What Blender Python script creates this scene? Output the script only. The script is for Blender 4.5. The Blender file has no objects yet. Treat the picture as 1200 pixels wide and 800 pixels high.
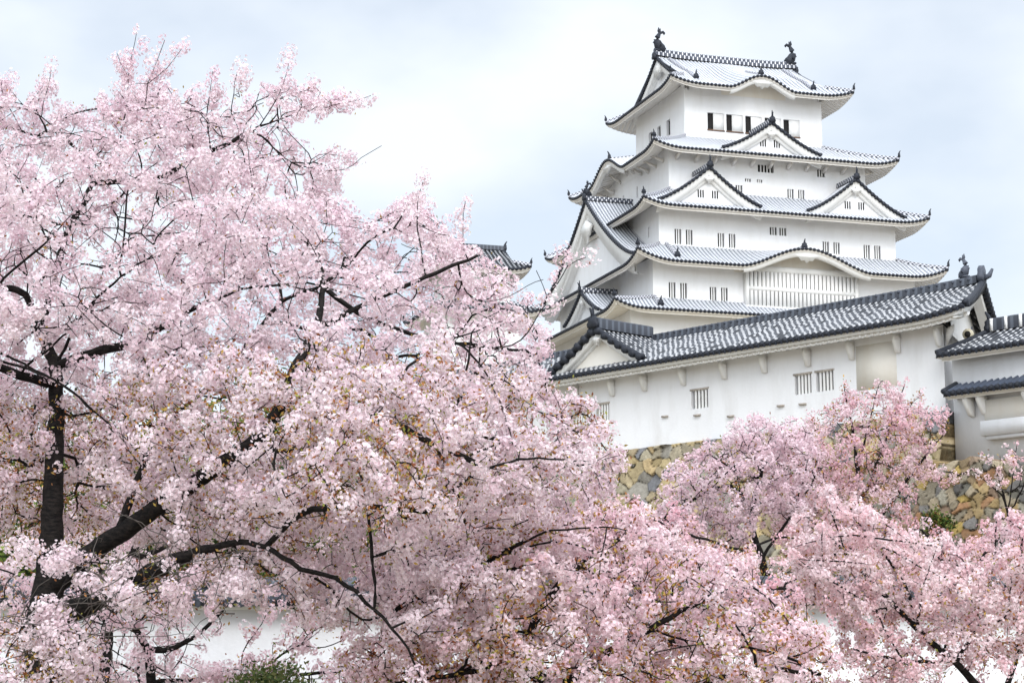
import bpy, math, random
import numpy as np
from mathutils import Vector, noise as mnoise

# ------------------------------------------------------------------ camera, world, sun, exposure
S = bpy.context.scene
F_PX, EYE = 2400.0, 1.6
PITCH = math.atan(412 / 2400)
cam_d = bpy.data.cameras.new('camera'); cam = bpy.data.objects.new('camera', cam_d)
S.collection.objects.link(cam); S.camera = cam
cam_d.sensor_width = 36; cam_d.lens = 72.0; cam_d.clip_end = 6000; cam_d.clip_start = 0.5
cam.location = (0, 0, EYE); cam.rotation_euler = (math.pi / 2 + PITCH, 0, 0)

W = bpy.data.worlds.new('World'); S.world = W; W.use_nodes = True
nt = W.node_tree; nt.nodes.clear()
SUN_EL, SUN_AZ = math.radians(35), math.radians(172)      # azimuth clockwise from +Y: behind the camera
out = nt.nodes.new('ShaderNodeOutputWorld'); bg = nt.nodes.new('ShaderNodeBackground')
sky = nt.nodes.new('ShaderNodeTexSky'); sky.sky_type = 'NISHITA'; sky.sun_disc = False
sky.sun_elevation = SUN_EL; sky.sun_rotation = SUN_AZ; sky.air_density = 1.0; sky.dust_density = 0.6
tc = nt.nodes.new('ShaderNodeTexCoord'); mp = nt.nodes.new('ShaderNodeMapping'); mp.inputs['Scale'].default_value = (1, 1, 1.8)
mp.inputs['Location'].default_value = (0.35, 0.2, 0.1)
nz = nt.nodes.new('ShaderNodeTexNoise'); nz.inputs['Scale'].default_value = 5.0; nz.inputs['Detail'].default_value = 5.0
nz.inputs['Roughness'].default_value = 0.48
rp = nt.nodes.new('ShaderNodeValToRGB'); rp.color_ramp.elements[0].position = 0.36; rp.color_ramp.elements[1].position = 0.60
rp.color_ramp.elements[0].color = (.62, .62, .62, 1); rp.color_ramp.elements[1].color = (1, 1, 1, 1)
cl = nt.nodes.new('ShaderNodeRGB'); cl.outputs[0].default_value = (8.3, 8.85, 9.5, 1)
mx = nt.nodes.new('ShaderNodeMixRGB')
bg.inputs['Strength'].default_value = 0.1
L = nt.links.new
L(tc.outputs['Generated'], mp.inputs['Vector']); L(mp.outputs[0], nz.inputs['Vector']); L(nz.outputs['Fac'], rp.inputs['Fac'])
L(rp.outputs['Color'], mx.inputs['Fac']); L(sky.outputs[0], mx.inputs['Color1']); L(cl.outputs[0], mx.inputs['Color2'])
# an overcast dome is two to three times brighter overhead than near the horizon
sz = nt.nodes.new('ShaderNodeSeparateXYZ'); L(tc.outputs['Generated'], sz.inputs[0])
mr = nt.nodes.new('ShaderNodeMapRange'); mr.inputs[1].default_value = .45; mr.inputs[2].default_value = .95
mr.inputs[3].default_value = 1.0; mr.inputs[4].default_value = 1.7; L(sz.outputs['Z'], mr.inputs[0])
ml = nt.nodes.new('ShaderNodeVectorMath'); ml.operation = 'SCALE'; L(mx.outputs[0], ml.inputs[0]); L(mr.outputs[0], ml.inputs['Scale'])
# added low glow in the unseen sky behind the camera, brightening the walls
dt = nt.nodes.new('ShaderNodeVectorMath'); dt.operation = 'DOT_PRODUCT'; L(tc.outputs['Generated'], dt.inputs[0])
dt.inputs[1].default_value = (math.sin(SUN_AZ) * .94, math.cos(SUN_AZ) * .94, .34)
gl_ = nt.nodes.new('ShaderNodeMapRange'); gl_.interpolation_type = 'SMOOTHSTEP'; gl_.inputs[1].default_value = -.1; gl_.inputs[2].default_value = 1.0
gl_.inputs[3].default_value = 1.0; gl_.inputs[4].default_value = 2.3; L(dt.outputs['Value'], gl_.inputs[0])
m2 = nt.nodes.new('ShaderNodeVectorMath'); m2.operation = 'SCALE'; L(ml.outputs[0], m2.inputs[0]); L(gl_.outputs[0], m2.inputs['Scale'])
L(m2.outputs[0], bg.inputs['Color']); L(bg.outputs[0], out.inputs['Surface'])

sd = bpy.data.lights.new('sun', 'SUN'); sun = bpy.data.objects.new('sun', sd); S.collection.objects.link(sun)
sd.energy = 1.2; sd.angle = math.radians(28); sd.color = (1.0, 0.96, 0.9)
tosun = Vector((math.sin(SUN_AZ) * math.cos(SUN_EL), math.cos(SUN_AZ) * math.cos(SUN_EL), math.sin(SUN_EL)))
sun.rotation_euler = tosun.to_track_quat('Z', 'Y').to_euler()
sun.location = (0, -20, 60)

S.view_settings.view_transform = 'Standard'; S.view_settings.look = 'None'
S.view_settings.exposure = 0.26; S.view_settings.gamma = 1.0; S.view_settings.use_curve_mapping = False
S.render.engine = 'CYCLES'
S.cycles.max_bounces = 6; S.cycles.diffuse_bounces = 4; S.cycles.glossy_bounces = 2; S.cycles.transmission_bounces = 3
S.cycles.transparent_max_bounces = 4; S.cycles.caustics_reflective = False; S.cycles.caustics_refractive = False
S.cycles.use_denoising = True; S.cycles.denoising_input_passes = 'RGB_ALBEDO_NORMAL'; S.cycles.denoising_prefilter = 'ACCURATE'; S.cycles.use_adaptive_sampling = True; S.cycles.adaptive_threshold = 0.02

# ------------------------------------------------------------------ helpers
def ray(x, y):
    a = (x - 600) / F_PX; b = (400 - y) / F_PX
    cp, sp = math.cos(PITCH), math.sin(PITCH)
    return np.array([a, cp - b * sp, sp + b * cp])
def at(x, y, Y):                     # the point at distance Y ahead that a sighting line through the photo meets
    r = ray(x, y); return r * (Y / r[1]) + np.array([0, 0, EYE])

def link(o, parent=None):
    S.collection.objects.link(o)
    if parent is not None: o.parent = parent
    return o
def tag(o, label=None, cat=None, group=None, kind=None):
    if label: o['label'] = label
    if cat: o['category'] = cat
    if group: o['group'] = group
    if kind: o['kind'] = kind
    return o
def empty(name, loc=(0, 0, 0), rz=0.0, parent=None):
    o = bpy.data.objects.new(name, None); o.location = loc; o.rotation_euler = (0, 0, rz); o.empty_display_size = .2
    return link(o, parent)

class MB:
    def __init__(s): s.v = []; s.n = 0; s.f = []; s.uv = []; s.has_uv = False; s.mi = []; s.col = []
    def add(s, verts, faces, uv=None, mi=0):
        verts = np.asarray(verts, float).reshape(-1, 3)
        s.v.append(verts)
        for k, f in enumerate(faces):
            s.f.append([i + s.n for i in f]); s.mi.append(mi)
            if uv is not None: s.uv.append([uv[i] for i in f]); s.has_uv = True
            else: s.uv.append([(0., 0.)] * len(f))
        s.n += len(verts)
    def grid(s, P, uv=None, mi=0, flip=False):
        nu, nv = P.shape[:2]
        idx = np.arange(nu * nv).reshape(nu, nv)
        q = np.stack([idx[:-1, :-1], idx[1:, :-1], idx[1:, 1:], idx[:-1, 1:]], -1).reshape(-1, 4)
        if flip: q = q[:, ::-1]
        u = None if uv is None else [tuple(t) for t in uv.reshape(-1, 2)]
        s.add(P.reshape(-1, 3), q.tolist(), u, mi)
    def box(s, c, size, M=None, mi=0):
        x, y, z = [k / 2 for k in size]
        v = np.array([(-x, -y, -z), (x, -y, -z), (x, y, -z), (-x, y, -z), (-x, -y, z), (x, -y, z), (x, y, z), (-x, y, z)])
        if M is not None: v = v @ np.asarray(M).T
        s.add(v + np.asarray(c), [(0, 3, 2, 1), (4, 5, 6, 7), (0, 1, 5, 4), (1, 2, 6, 5), (2, 3, 7, 6), (3, 0, 4, 7)], None, mi)
    def box2(s, a, b, mi=0):
        a = np.asarray(a, float); b = np.asarray(b, float); s.box((a + b) / 2, np.abs(b - a), None, mi)
    def tube(s, path, rad, sides=6, mi=0, cap=True):
        path = np.asarray(path, float); m = len(path); rad = np.broadcast_to(rad, (m,))
        T = np.gradient(path, axis=0); T /= np.linalg.norm(T, axis=1, keepdims=True) + 1e-9
        ref = np.array([0, 0, 1.0]) if abs(T[0, 2]) < .9 else np.array([1.0, 0, 0])
        A = np.cross(T, ref); A /= np.linalg.norm(A, axis=1, keepdims=True) + 1e-9
        B = np.cross(T, A)
        th = np.arange(sides) * 2 * math.pi / sides
        V = path[:, None] + rad[:, None, None] * (np.cos(th)[None, :, None] * A[:, None] + np.sin(th)[None, :, None] * B[:, None])
        f = []
        for i in range(m - 1):
            for k in range(sides):
                k2 = (k + 1) % sides
                f.append((i * sides + k, i * sides + k2, (i + 1) * sides + k2, (i + 1) * sides + k))
        if cap:
            f.append(tuple(range(sides - 1, -1, -1))); f.append(tuple((m - 1) * sides + k for k in range(sides)))
        s.add(V.reshape(-1, 3), f, None, mi)
    def sweep(s, path, w, h, up=(0, 0, 1), mi=0):     # box section along a path, sits ON the path; uv = metres along, 0..1 up
        path = np.asarray(path, float); T = np.gradient(path, axis=0); T /= np.linalg.norm(T, axis=1, keepdims=True) + 1e-9
        up = np.asarray(up, float); A = np.cross(T, up); A /= np.linalg.norm(A, axis=1, keepdims=True) + 1e-9
        prof = [(-.5, 0, 0), (-.5, 1, .9), (-.25, 1.15, 1.2), (.25, 1.15, 1.2), (.5, 1, .9), (.5, 0, 0)]
        L_ = np.concatenate([[0], np.cumsum(np.linalg.norm(np.diff(path, axis=0), axis=1))])
        P = np.stack([path + A * (p[0] * w) + up * (p[1] * h) for p in prof], 1)
        uv = np.stack([np.stack([L_, np.full_like(L_, p[2])], -1) for p in prof], 1)
        s.grid(P, uv, mi)
        for e, fl in ((0, False), (-1, True)):
            idx = list(range(len(prof)))
            s.add(P[e], [idx[::-1] if fl else idx], [(0.05, .5)] * len(prof), mi)
    def prism(s, pts, off, mi=0):                      # planar outline pushed along off
        pts = np.asarray(pts, float); off = np.asarray(off, float); n = len(pts)
        f = [tuple(range(n - 1, -1, -1)), tuple(range(n, 2 * n))]
        for i in range(n): j = (i + 1) % n; f.append((i, j, n + j, n + i))
        s.add(np.concatenate([pts, pts + off]), f, None, mi)
    def build(s, name, mats, parent=None, smooth=False):
        me = bpy.data.meshes.new(name)
        V = np.concatenate(s.v) if s.v else np.zeros((0, 3))
        tot = np.array([len(f) for f in s.f], np.int32); li = np.array([i for f in s.f for i in f], np.int32)
        me.vertices.add(len(V)); me.vertices.foreach_set('co', V.astype(np.float32).ravel())
        me.loops.add(len(li)); me.loops.foreach_set('vertex_index', li)
        me.polygons.add(len(tot)); me.polygons.foreach_set('loop_start', np.concatenate([[0], np.cumsum(tot)[:-1]]).astype(np.int32))
        if not isinstance(mats, (list, tuple)): mats = [mats]
        for m in mats: me.materials.append(m)
        me.polygons.foreach_set('material_index', np.array(s.mi, np.int32))
        if s.has_uv:
            u = me.uv_layers.new(name='UVMap'); u.data.foreach_set('uv', np.array([t for f in s.uv for t in f], np.float32).ravel())
        if smooth: me.polygons.foreach_set('use_smooth', np.ones(len(tot), bool))
        me.update(calc_edges=True); me.validate()
        return link(bpy.data.objects.new(name, me), parent)

def raw_mesh(name, V, faces, mat, parent=None, col=None, smooth=False):    # faces: (n,k) array
    me = bpy.data.meshes.new(name); n, k = faces.shape
    me.vertices.add(len(V)); me.vertices.foreach_set('co', np.ascontiguousarray(V, np.float32).ravel())
    me.loops.add(n * k); me.loops.foreach_set('vertex_index', np.ascontiguousarray(faces, np.int32).ravel())
    me.polygons.add(n); me.polygons.foreach_set('loop_start', np.arange(0, n * k, k, dtype=np.int32))
    me.materials.append(mat)
    if col is not None:
        a = me.attributes.new('Col', 'FLOAT_COLOR', 'POINT')
        c = np.ones((len(V), 4), np.float32); c[:, :3] = col; a.data.foreach_set('color', c.ravel())
    if smooth: me.polygons.foreach_set('use_smooth', np.ones(n, bool))
    me.update(calc_edges=True)
    return link(bpy.data.objects.new(name, me), parent)

# ------------------------------------------------------------------ materials
def new_mat(name):
    m = bpy.data.materials.new(name); m.use_nodes = True
    t = m.node_tree; p = t.nodes['Principled BSDF']; return m, t, p
def node(t, ty, **kw):
    n = t.nodes.new(ty)
    for k, v in kw.items():
        if k in n.inputs: n.inputs[k].default_value = v
        else: setattr(n, k, v)
    return n
def math_(t, op, a, b=None, c=None):
    n = t.nodes.new('ShaderNodeMath'); n.operation = op
    for i, v in enumerate((a, b, c)):
        if v is None: continue
        if isinstance(v, (int, float)): n.inputs[i].default_value = v
        else: t.links.new(v, n.inputs[i])
    return n.outputs[0]
def mixc(t, fac, a, b, blend='MIX'):
    n = t.nodes.new('ShaderNodeMixRGB'); n.blend_type = blend
    for i, v in ((0, fac), (1, a), (2, b)):
        if isinstance(v, tuple): n.inputs[i].default_value = (*v, 1) if len(v) == 3 else v
        elif isinstance(v, (int, float)): n.inputs[i].default_value = v
        else: t.links.new(v, n.inputs[i])
    return n.outputs[0]
def noise_(t, scale, detail=4, rough=.55, stretch=None, obj=True):
    c = t.nodes.new('ShaderNodeTexCoord'); n = node(t, 'ShaderNodeTexNoise', Scale=scale, Detail=detail, Roughness=rough)
    if stretch:
        m = t.nodes.new('ShaderNodeMapping'); m.inputs['Scale'].default_value = stretch
        t.links.new(c.outputs['Object'], m.inputs[0]); t.links.new(m.outputs[0], n.inputs['Vector'])
    else: t.links.new(c.outputs['Object'], n.inputs['Vector'])
    return n.outputs['Fac']
def ramp(t, fac, p0, p1):
    n = t.nodes.new('ShaderNodeMapRange'); n.inputs[1].default_value = p0; n.inputs[2].default_value = p1
    t.links.new(fac, n.inputs[0]); return n.outputs[0]

def plaster(name, base, stain, streak=.5, amount=.5):
    m, t, p = new_mat(name)
    f1 = ramp(t, noise_(t, 1.2, 6, .6, (1, 1, .25)), .48, .75); f2 = ramp(t, noise_(t, .35, 4, .6), .4, .7)
    c = mixc(t, math_(t, 'MULTIPLY', f1, amount), base, stain)
    c = mixc(t, math_(t, 'MULTIPLY', f2, amount * .6), c, tuple(k * .9 for k in base))
    t.links.new(c, p.inputs['Base Color']); p.inputs['Roughness'].default_value = .85; p.inputs['Specular IOR Level'].default_value = .2
    b = node(t, 'ShaderNodeBump', Strength=.25, Distance=.03); t.links.new(noise_(t, 9, 4), b.inputs['Height']); t.links.new(b.outputs[0], p.inputs['Normal'])
    return m
M = {}
M['plaster'] = plaster('white_plaster', (.75, .75, .755), (.66, .65, .63), amount=.65)
M['bailey_plaster'] = plaster('bailey_plaster', (.74, .74, .75), (.60, .59, .58), amount=.8)
M['cream_bounce'] = plaster('cream_bounce_plaster', (.77, .735, .67), (.68, .60, .48), amount=.5)  # under eaves ground bounce is put into this colour; patch and panels own it
M['trim'] = plaster('trim_plaster', (.78, .775, .76), (.62, .60, .57), amount=.5)
M['soffit'] = plaster('bounce_soffit_plaster', (.80, .77, .73), (.70, .64, .56), amount=.4)  # warmer than the walls: ground bounce painted into the soffits

def flat(name, c, rough=.7, var=.25, scale=6, spec=.3):
    m, t, p = new_mat(name)
    f = noise_(t, scale, 4)
    t.links.new(mixc(t, f, tuple(k * (1 - var) for k in c), tuple(min(1, k * (1 + var)) for k in c)), p.inputs['Base Color'])
    p.inputs['Roughness'].default_value = rough; p.inputs['Specular IOR Level'].default_value = spec
    return m
M['dark_tile'] = flat('dark_tile', (.026, .029, .038), .55, .5, 5, .2)
M['mid_tile'] = flat('grey_tile', (.075, .083, .105), .55, .45, 4, .22)
M['void'] = flat('dark_interior', (.02, .018, .018), .9, .2)
M['wood'] = flat('old_wood', (.16, .10, .07), .8, .3)
M['timber_grey'] = flat('weathered_timber', (.40, .36, .32), .8, .25)

def tile_mat(name, rib, pan, joint, w0, w1, period, vert_var=.3, rw=.25):
    """roof tiles: uv.x = one row of round tiles per unit, uv.y = metres up the slope"""
    m, t, p = new_mat(name)
    uv = t.nodes.new('ShaderNodeUVMap'); sx = t.nodes.new('ShaderNodeSeparateXYZ'); t.links.new(uv.outputs[0], sx.inputs[0])
    fx = math_(t, 'FRACT', sx.outputs[0]); du = math_(t, 'ABSOLUTE', math_(t, 'SUBTRACT', fx, .5))
    isrib = math_(t, 'LESS_THAN', du, rw)
    row = math_(t, 'FLOOR', sx.outputs[0])
    wob = math_(t, 'MULTIPLY', math_(t, 'FRACT', math_(t, 'MULTIPLY', math_(t, 'SINE', math_(t, 'MULTIPLY', row, 12.99)), 43.7)), .35)
    fy = math_(t, 'FRACT', math_(t, 'ADD', math_(t, 'DIVIDE', sx.outputs[1], period), wob))
    # ragged edge to each smear of joint plaster
    fy2 = math_(t, 'ADD', fy, math_(t, 'MULTIPLY', math_(t, 'SUBTRACT', noise_(t, 9, 3), .5), .35))
    isj = math_(t, 'MULTIPLY', math_(t, 'GREATER_THAN', fy2, w0), math_(t, 'LESS_THAN', fy2, w1))
    cell = math_(t, 'FRACT', math_(t, 'MULTIPLY', math_(t, 'SINE', math_(t, 'ADD', math_(t, 'MULTIPLY', row, 12.99), math_(t, 'MULTIPLY', math_(t, 'FLOOR', math_(t, 'ADD', math_(t, 'DIVIDE', sx.outputs[1], period), wob)), 78.2))), 437.5))
    if w1 < 1: isj = math_(t, 'MULTIPLY', isj, math_(t, 'GREATER_THAN', cell, .07))
    rib = mixc(t, cell, tuple(k * .65 for k in rib), tuple(k * 1.5 for k in rib))
    dirt = ramp(t, noise_(t, .7, 5, .65), .35, .75)
    pj = mixc(t, math_(t, 'MULTIPLY', dirt, vert_var), joint, tuple(k * .55 for k in joint))
    ribc = mixc(t, isj, rib, pj)
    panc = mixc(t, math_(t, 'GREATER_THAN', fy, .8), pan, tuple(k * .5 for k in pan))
    c = mixc(t, isrib, panc, ribc)
    t.links.new(c, p.inputs['Base Color']); p.inputs['Roughness'].default_value = .65; p.inputs['Specular IOR Level'].default_value = .18
    return m
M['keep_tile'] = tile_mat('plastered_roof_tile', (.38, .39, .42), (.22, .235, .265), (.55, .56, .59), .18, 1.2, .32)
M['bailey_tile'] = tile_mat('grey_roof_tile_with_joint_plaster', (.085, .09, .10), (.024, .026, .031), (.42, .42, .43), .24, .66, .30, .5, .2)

def ridge_mat(name, dark, light, period, duty, rows):
    m, t, p = new_mat(name)
    uv = t.nodes.new('ShaderNodeUVMap'); sx = t.nodes.new('ShaderNodeSeparateXYZ'); t.links.new(uv.outputs[0], sx.inputs[0])
    r = math_(t, 'FLOOR', math_(t, 'MULTIPLY', sx.outputs[1], rows))
    fx = math_(t, 'FRACT', math_(t, 'ADD', math_(t, 'DIVIDE', sx.outputs[0], period), math_(t, 'MULTIPLY', r, .5)))
    c = mixc(t, math_(t, 'LESS_THAN', fx, duty), dark, light)
    t.links.new(c, p.inputs['Base Color']); p.inputs['Roughness'].default_value = .6
    return m
M['keep_ridge'] = ridge_mat('checked_ridge_tile', (.62, .62, .64), (.04, .046, .065), .46, .74, 2)
M['hip_ridge'] = ridge_mat('hip_ridge_tile', (.06, .066, .085), (.56, .56, .60), .40, .5, 2)
M['bailey_ridge'] = ridge_mat('stacked_ridge_tile', (.075, .085, .105), (.03, .034, .045), .36, .62, 1)

def stone_mat():
    m, t, p = new_mat('field_stone')
    a = t.nodes.new('ShaderNodeAttribute'); a.attribute_name = 'Col'
    f = noise_(t, 5, 6, .65)
    c = mixc(t, ramp(t, f, .3, .75), a.outputs['Color'], (.22, .20, .17), 'MULTIPLY')
    c = mixc(t, .55, a.outputs['Color'], c)
    c = mixc(t, math_(t, 'MULTIPLY', ramp(t, noise_(t, 1.3, 5, .7), .55, .75), .45), c, (.13, .13, .10))
    t.links.new(c, p.inputs['Base Color']); p.inputs['Roughness'].default_value = .9; p.inputs['Specular IOR Level'].default_value = .15
    b = node(t, 'ShaderNodeBump', Strength=.9, Distance=.08); t.links.new(f, b.inputs['Height']); t.links.new(b.outputs[0], p.inputs['Normal'])
    return m
M['stone'] = stone_mat()

def petal_mat(name, transl=.38):
    m = bpy.data.materials.new(name); m.use_nodes = True; t = m.node_tree; t.nodes.clear()
    o = t.nodes.new('ShaderNodeOutputMaterial'); a = t.nodes.new('ShaderNodeAttribute'); a.attribute_name = 'Col'
    d = t.nodes.new('ShaderNodeBsdfDiffuse'); r = t.nodes.new('ShaderNodeBsdfTranslucent'); x = t.nodes.new('ShaderNodeMixShader')
    x.inputs[0].default_value = transl
    t.links.new(a.outputs['Color'], d.inputs[0]); t.links.new(a.outputs['Color'], r.inputs[0])
    t.links.new(d.outputs[0], x.inputs[1]); t.links.new(r.outputs[0], x.inputs[2]); t.links.new(x.outputs[0], o.inputs[0])
    return m
M['petal'] = petal_mat('cherry_petal', .27)
M['leaf'] = petal_mat('young_leaf', .3)
def bark_mat():
    m, t, p = new_mat('cherry_bark')
    f = noise_(t, 14, 5, .65, (1, 1, 2.5))
    t.links.new(mixc(t, ramp(t, f, .4, .75), (.005, .0045, .0045), (.03, .024, .021)), p.inputs['Base Color']); p.inputs['Roughness'].default_value = .9
    p.inputs['Specular IOR Level'].default_value = .15
    b = node(t, 'ShaderNodeBump', Strength=.8, Distance=.02); t.links.new(f, b.inputs['Height']); t.links.new(b.outputs[0], p.inputs['Normal'])
    return m
M['bark'] = bark_mat()
def ground_mat():
    m, t, p = new_mat('grass_and_earth')
    c = mixc(t, ramp(t, noise_(t, .35, 6, .65), .52, .70), (.33, .29, .23), (.10, .11, .045))
    c = mixc(t, math_(t, 'MULTIPLY', ramp(t, noise_(t, 7, 5, .7), .45, .8), .5), c, (.16, .14, .10))
    t.links.new(c, p.inputs['Base Color']); p.inputs['Roughness'].default_value = .95
    b = node(t, 'ShaderNodeBump', Strength=.7, Distance=.08); t.links.new(noise_(t, 12, 5), b.inputs['Height']); t.links.new(b.outputs[0], p.inputs['Normal'])
    return m
M['ground'] = ground_mat()

# ------------------------------------------------------------------ ground
KC = np.array([21.51, 198.4]); KR = math.radians(17.5)
BA = math.radians(42.0); BR = np.array([15.602, 73.0])           # bailey building: right end of its front wall
BX = np.array([math.sin(BA), -math.cos(BA)]); BY = np.array([math.cos(BA), math.sin(BA)])
def sstep(x, a, b):
    t = np.clip((x - a) / (b - a), 0, 1); return t * t * (3 - 2 * t)
def ground_z(x, y):
    x = np.asarray(x, float); y = np.asarray(y, float)
    z = 5.6 * sstep(y, 41, 64) + 0 * x
    k = (x - BR[0]) * BY[0] + (y - BR[1]) * BY[1]               # distance behind the bailey's front wall line
    z = z + sstep(k, 1.5, 3.2) * 5.0                             # level behind the retaining walls
    z = z + sstep(k, 9, 95) * 15.5
    z = z + .12 * np.sin(x * .31 + 1.7) * np.cos(y * .23) * sstep(y, 5, 20)
    d = np.hypot(x, y - 60); z = z * (1 - sstep(d, 300, 900)) 
    return z
def axis(lo, hi, dense_lo, dense_hi, step):
    a = np.arange(dense_lo, dense_hi + step, step)
    l = dense_lo - np.geomspace(step, dense_lo - lo, 14)[::-1]; h = dense_hi + np.geomspace(step, hi - dense_hi, 14)
    return np.concatenate([l, a, h])
gx = axis(-2500, 2500, -45, 75, 1.2); gy = axis(-600, 4500, 0, 215, 1.2)
X, Y = np.meshgrid(gx, gy, indexing='ij'); Pg = np.stack([X, Y, ground_z(X, Y)], -1)
g = MB(); g.grid(Pg); go = g.build('ground', M['ground'], smooth=True); go['kind'] = 'structure'

# ------------------------------------------------------------------ roof building blocks (all in a building's local frame)
PROF = [(-.5, 0), (-.25, 0), (-.17, .75), (0, 1.0), (.17, .75), (.25, 0)]
def tiled(mb, Fn, s0, s1, pitch, dmin, dmax, nseg, rib=.10, mi=0):
    """rows of round tiles across s, running up d; Fn(s,d)->(...,3)"""
    n = max(1, int(round((s1 - s0) / pitch))); p = (s1 - s0) / n
    cols, hh, uu = [], [], []
    for k in range(n):
        for o, h in PROF:
            cols.append(s0 + (k + .5 + o) * p); hh.append(h * rib); uu.append(k + .5 + o)
    cols.append(s1); hh.append(0); uu.append(n)
    s = np.array(cols); h = np.array(hh); u = np.array(uu)
    lo, hi = dmin(s), dmax(s)
    t = np.linspace(0, 1, nseg + 1)
    D = lo[:, None] + (hi - lo)[:, None] * t[None]
    Sg = np.repeat(s[:, None], nseg + 1, 1)
    P = Fn(Sg, D); P[..., 2] += h[:, None]
    uv = np.stack([np.repeat(u[:, None], nseg + 1, 1), D], -1)
    mb.grid(P, uv, mi)
    return s0 + (np.arange(n) + .5) * p, p
def eave_ends(mb, Fn, rows, p, r=.15, drop=.09, outd=.08):
    """dark round end tiles and the drooping pan tiles between them"""
    for s in rows:
        c0 = Fn(np.array(s), np.array(0.05)); c1 = Fn(np.array(s), np.array(-outd))
        c0 = c0 + [0, 0, .02 - r * .35]; c1 = c1 + [0, 0, .02 - r * .35]
        mb.tube([c0, c1], r, 7)
    ss = np.concatenate([[rows[0] - p / 2], (rows[:-1] + rows[1:]) / 2, [rows[-1] + p / 2]])
    ss = np.sort(np.concatenate([ss, rows]))
    top = Fn(ss, np.full_like(ss, -.03)); mid = top.copy(); dip = np.where(np.isin(ss, rows), drop * .55, drop)
    mid[:, 2] -= dip
    back = Fn(ss, np.full_like(ss, .12)); back[:, 2] -= .05
    mb.grid(np.stack([back, top, mid], 1))
def eave_under(mb, Fn, s0, s1, ov, dlo, dhi, thick=.42, inset=.14, n=60, raft=.46, rw=.2, rh=.12):
    """plaster fascia below the end tiles and the soffit with its plastered rafters"""
    ss = np.linspace(s0, s1, n)
    a = Fn(ss, np.full_like(ss, inset - .06)); a[:, 2] -= .08
    b = Fn(ss, np.full_like(ss, inset - .06)); b[:, 2] -= .08 + thick * .55
    b2 = Fn(ss, np.full_like(ss, inset + .08)); b2[:, 2] -= .08 + thick * .6
    c = Fn(ss, np.full_like(ss, inset + .08)); c[:, 2] -= thick + .08
    mb.grid(np.stack([a, b, b2, c], 1))
    cols, hh = [], []
    m = int((s1 - s0) / raft); p = (s1 - s0) / m
    for k in range(m):
        for o, h in ((0, 0), (.28, 0), (.30, 1), (.70, 1), (.72, 0)):
            cols.append(s0 + (k + o) * p); hh.append(h)
    cols.append(s1); hh.append(0)
    s = np.array(cols); h = np.array(hh)
    t = np.linspace(0, 1, 6)
    D = inset + .08 + (dhi(s) - inset - .08).clip(0.02)[:, None] * t[None]
    P = Fn(np.repeat(s[:, None], 6, 1), D); P[..., 2] -= thick + (h * rh)[:, None]
    mb.grid(P)
def curve_g(t, c): return (1 - c) * t + c * t * t
SIDES = {'front': ((1, 0), (0, -1)), 'right': ((0, 1), (1, 0)), 'back': ((-1, 0), (0, 1)), 'left': ((0, -1), (-1, 0))}

class Hip:
    """four sided skirt roof between an eave rectangle and an inner rectangle"""
    def __init__(s, ex, ey, ze, ix, iy, zt, up=.55, conc=.25, bumps=None, upw=3.2):
        s.ex, s.ey, s.ze, s.ix, s.iy, s.zt, s.up, s.conc = ex, ey, ze, ix, iy, zt, up, conc
        s.b = bumps or {}; s.upw = upw
    def side(s, k):
        A, N = SIDES[k]; A = np.array(A, float); N = np.array(N, float)
        e, run = (s.ex, s.ey - s.iy) if k in ('front', 'back') else (s.ey, s.ex - s.ix)
        i = s.ix if k in ('front', 'back') else s.iy
        dist = s.ey if k in ('front', 'back') else s.ex
        bumps = s.b.get(k, [])
        def Fn(S_, D):
            S_ = np.asarray(S_, float); D = np.asarray(D, float); t = np.clip(D / run, -.1, 1.2)
            e_d = e - (e - i) * np.clip(t, 0, 1)
            edge = np.clip((np.abs(S_) - (e_d - s.upw)) / s.upw, 0, 1.1)
            z = s.ze + (s.zt - s.ze) * curve_g(t, s.conc) + s.up * edge ** 2.2 * np.clip(1 - t, 0, 1.1) ** 1.0
            for c, hw, hgt in bumps:
                q = np.clip(np.abs(S_ - c) / hw, 0, 1)
                # ogee arch: flat crown, reversing to the eave
                z = z + hgt * (.5 + .5 * np.cos(math.pi * q)) ** .85 * np.clip(1 - t, 0, 1) ** .8
            P = np.empty(S_.shape + (3,))
            for ax in (0, 1): P[..., ax] = A[ax] * S_ + N[ax] * (dist - D)
            P[..., 2] = z
            return P
        def dmax(S_):
            S_ = np.asarray(S_, float); return np.clip((e - np.abs(S_)) / max(e - i, 1e-6), 0.0, 1) * run
        return Fn, dmax, e, run
def ridge_on(mb, path, w=.42, h=.42): mb.sweep(path, w, h)

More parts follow.
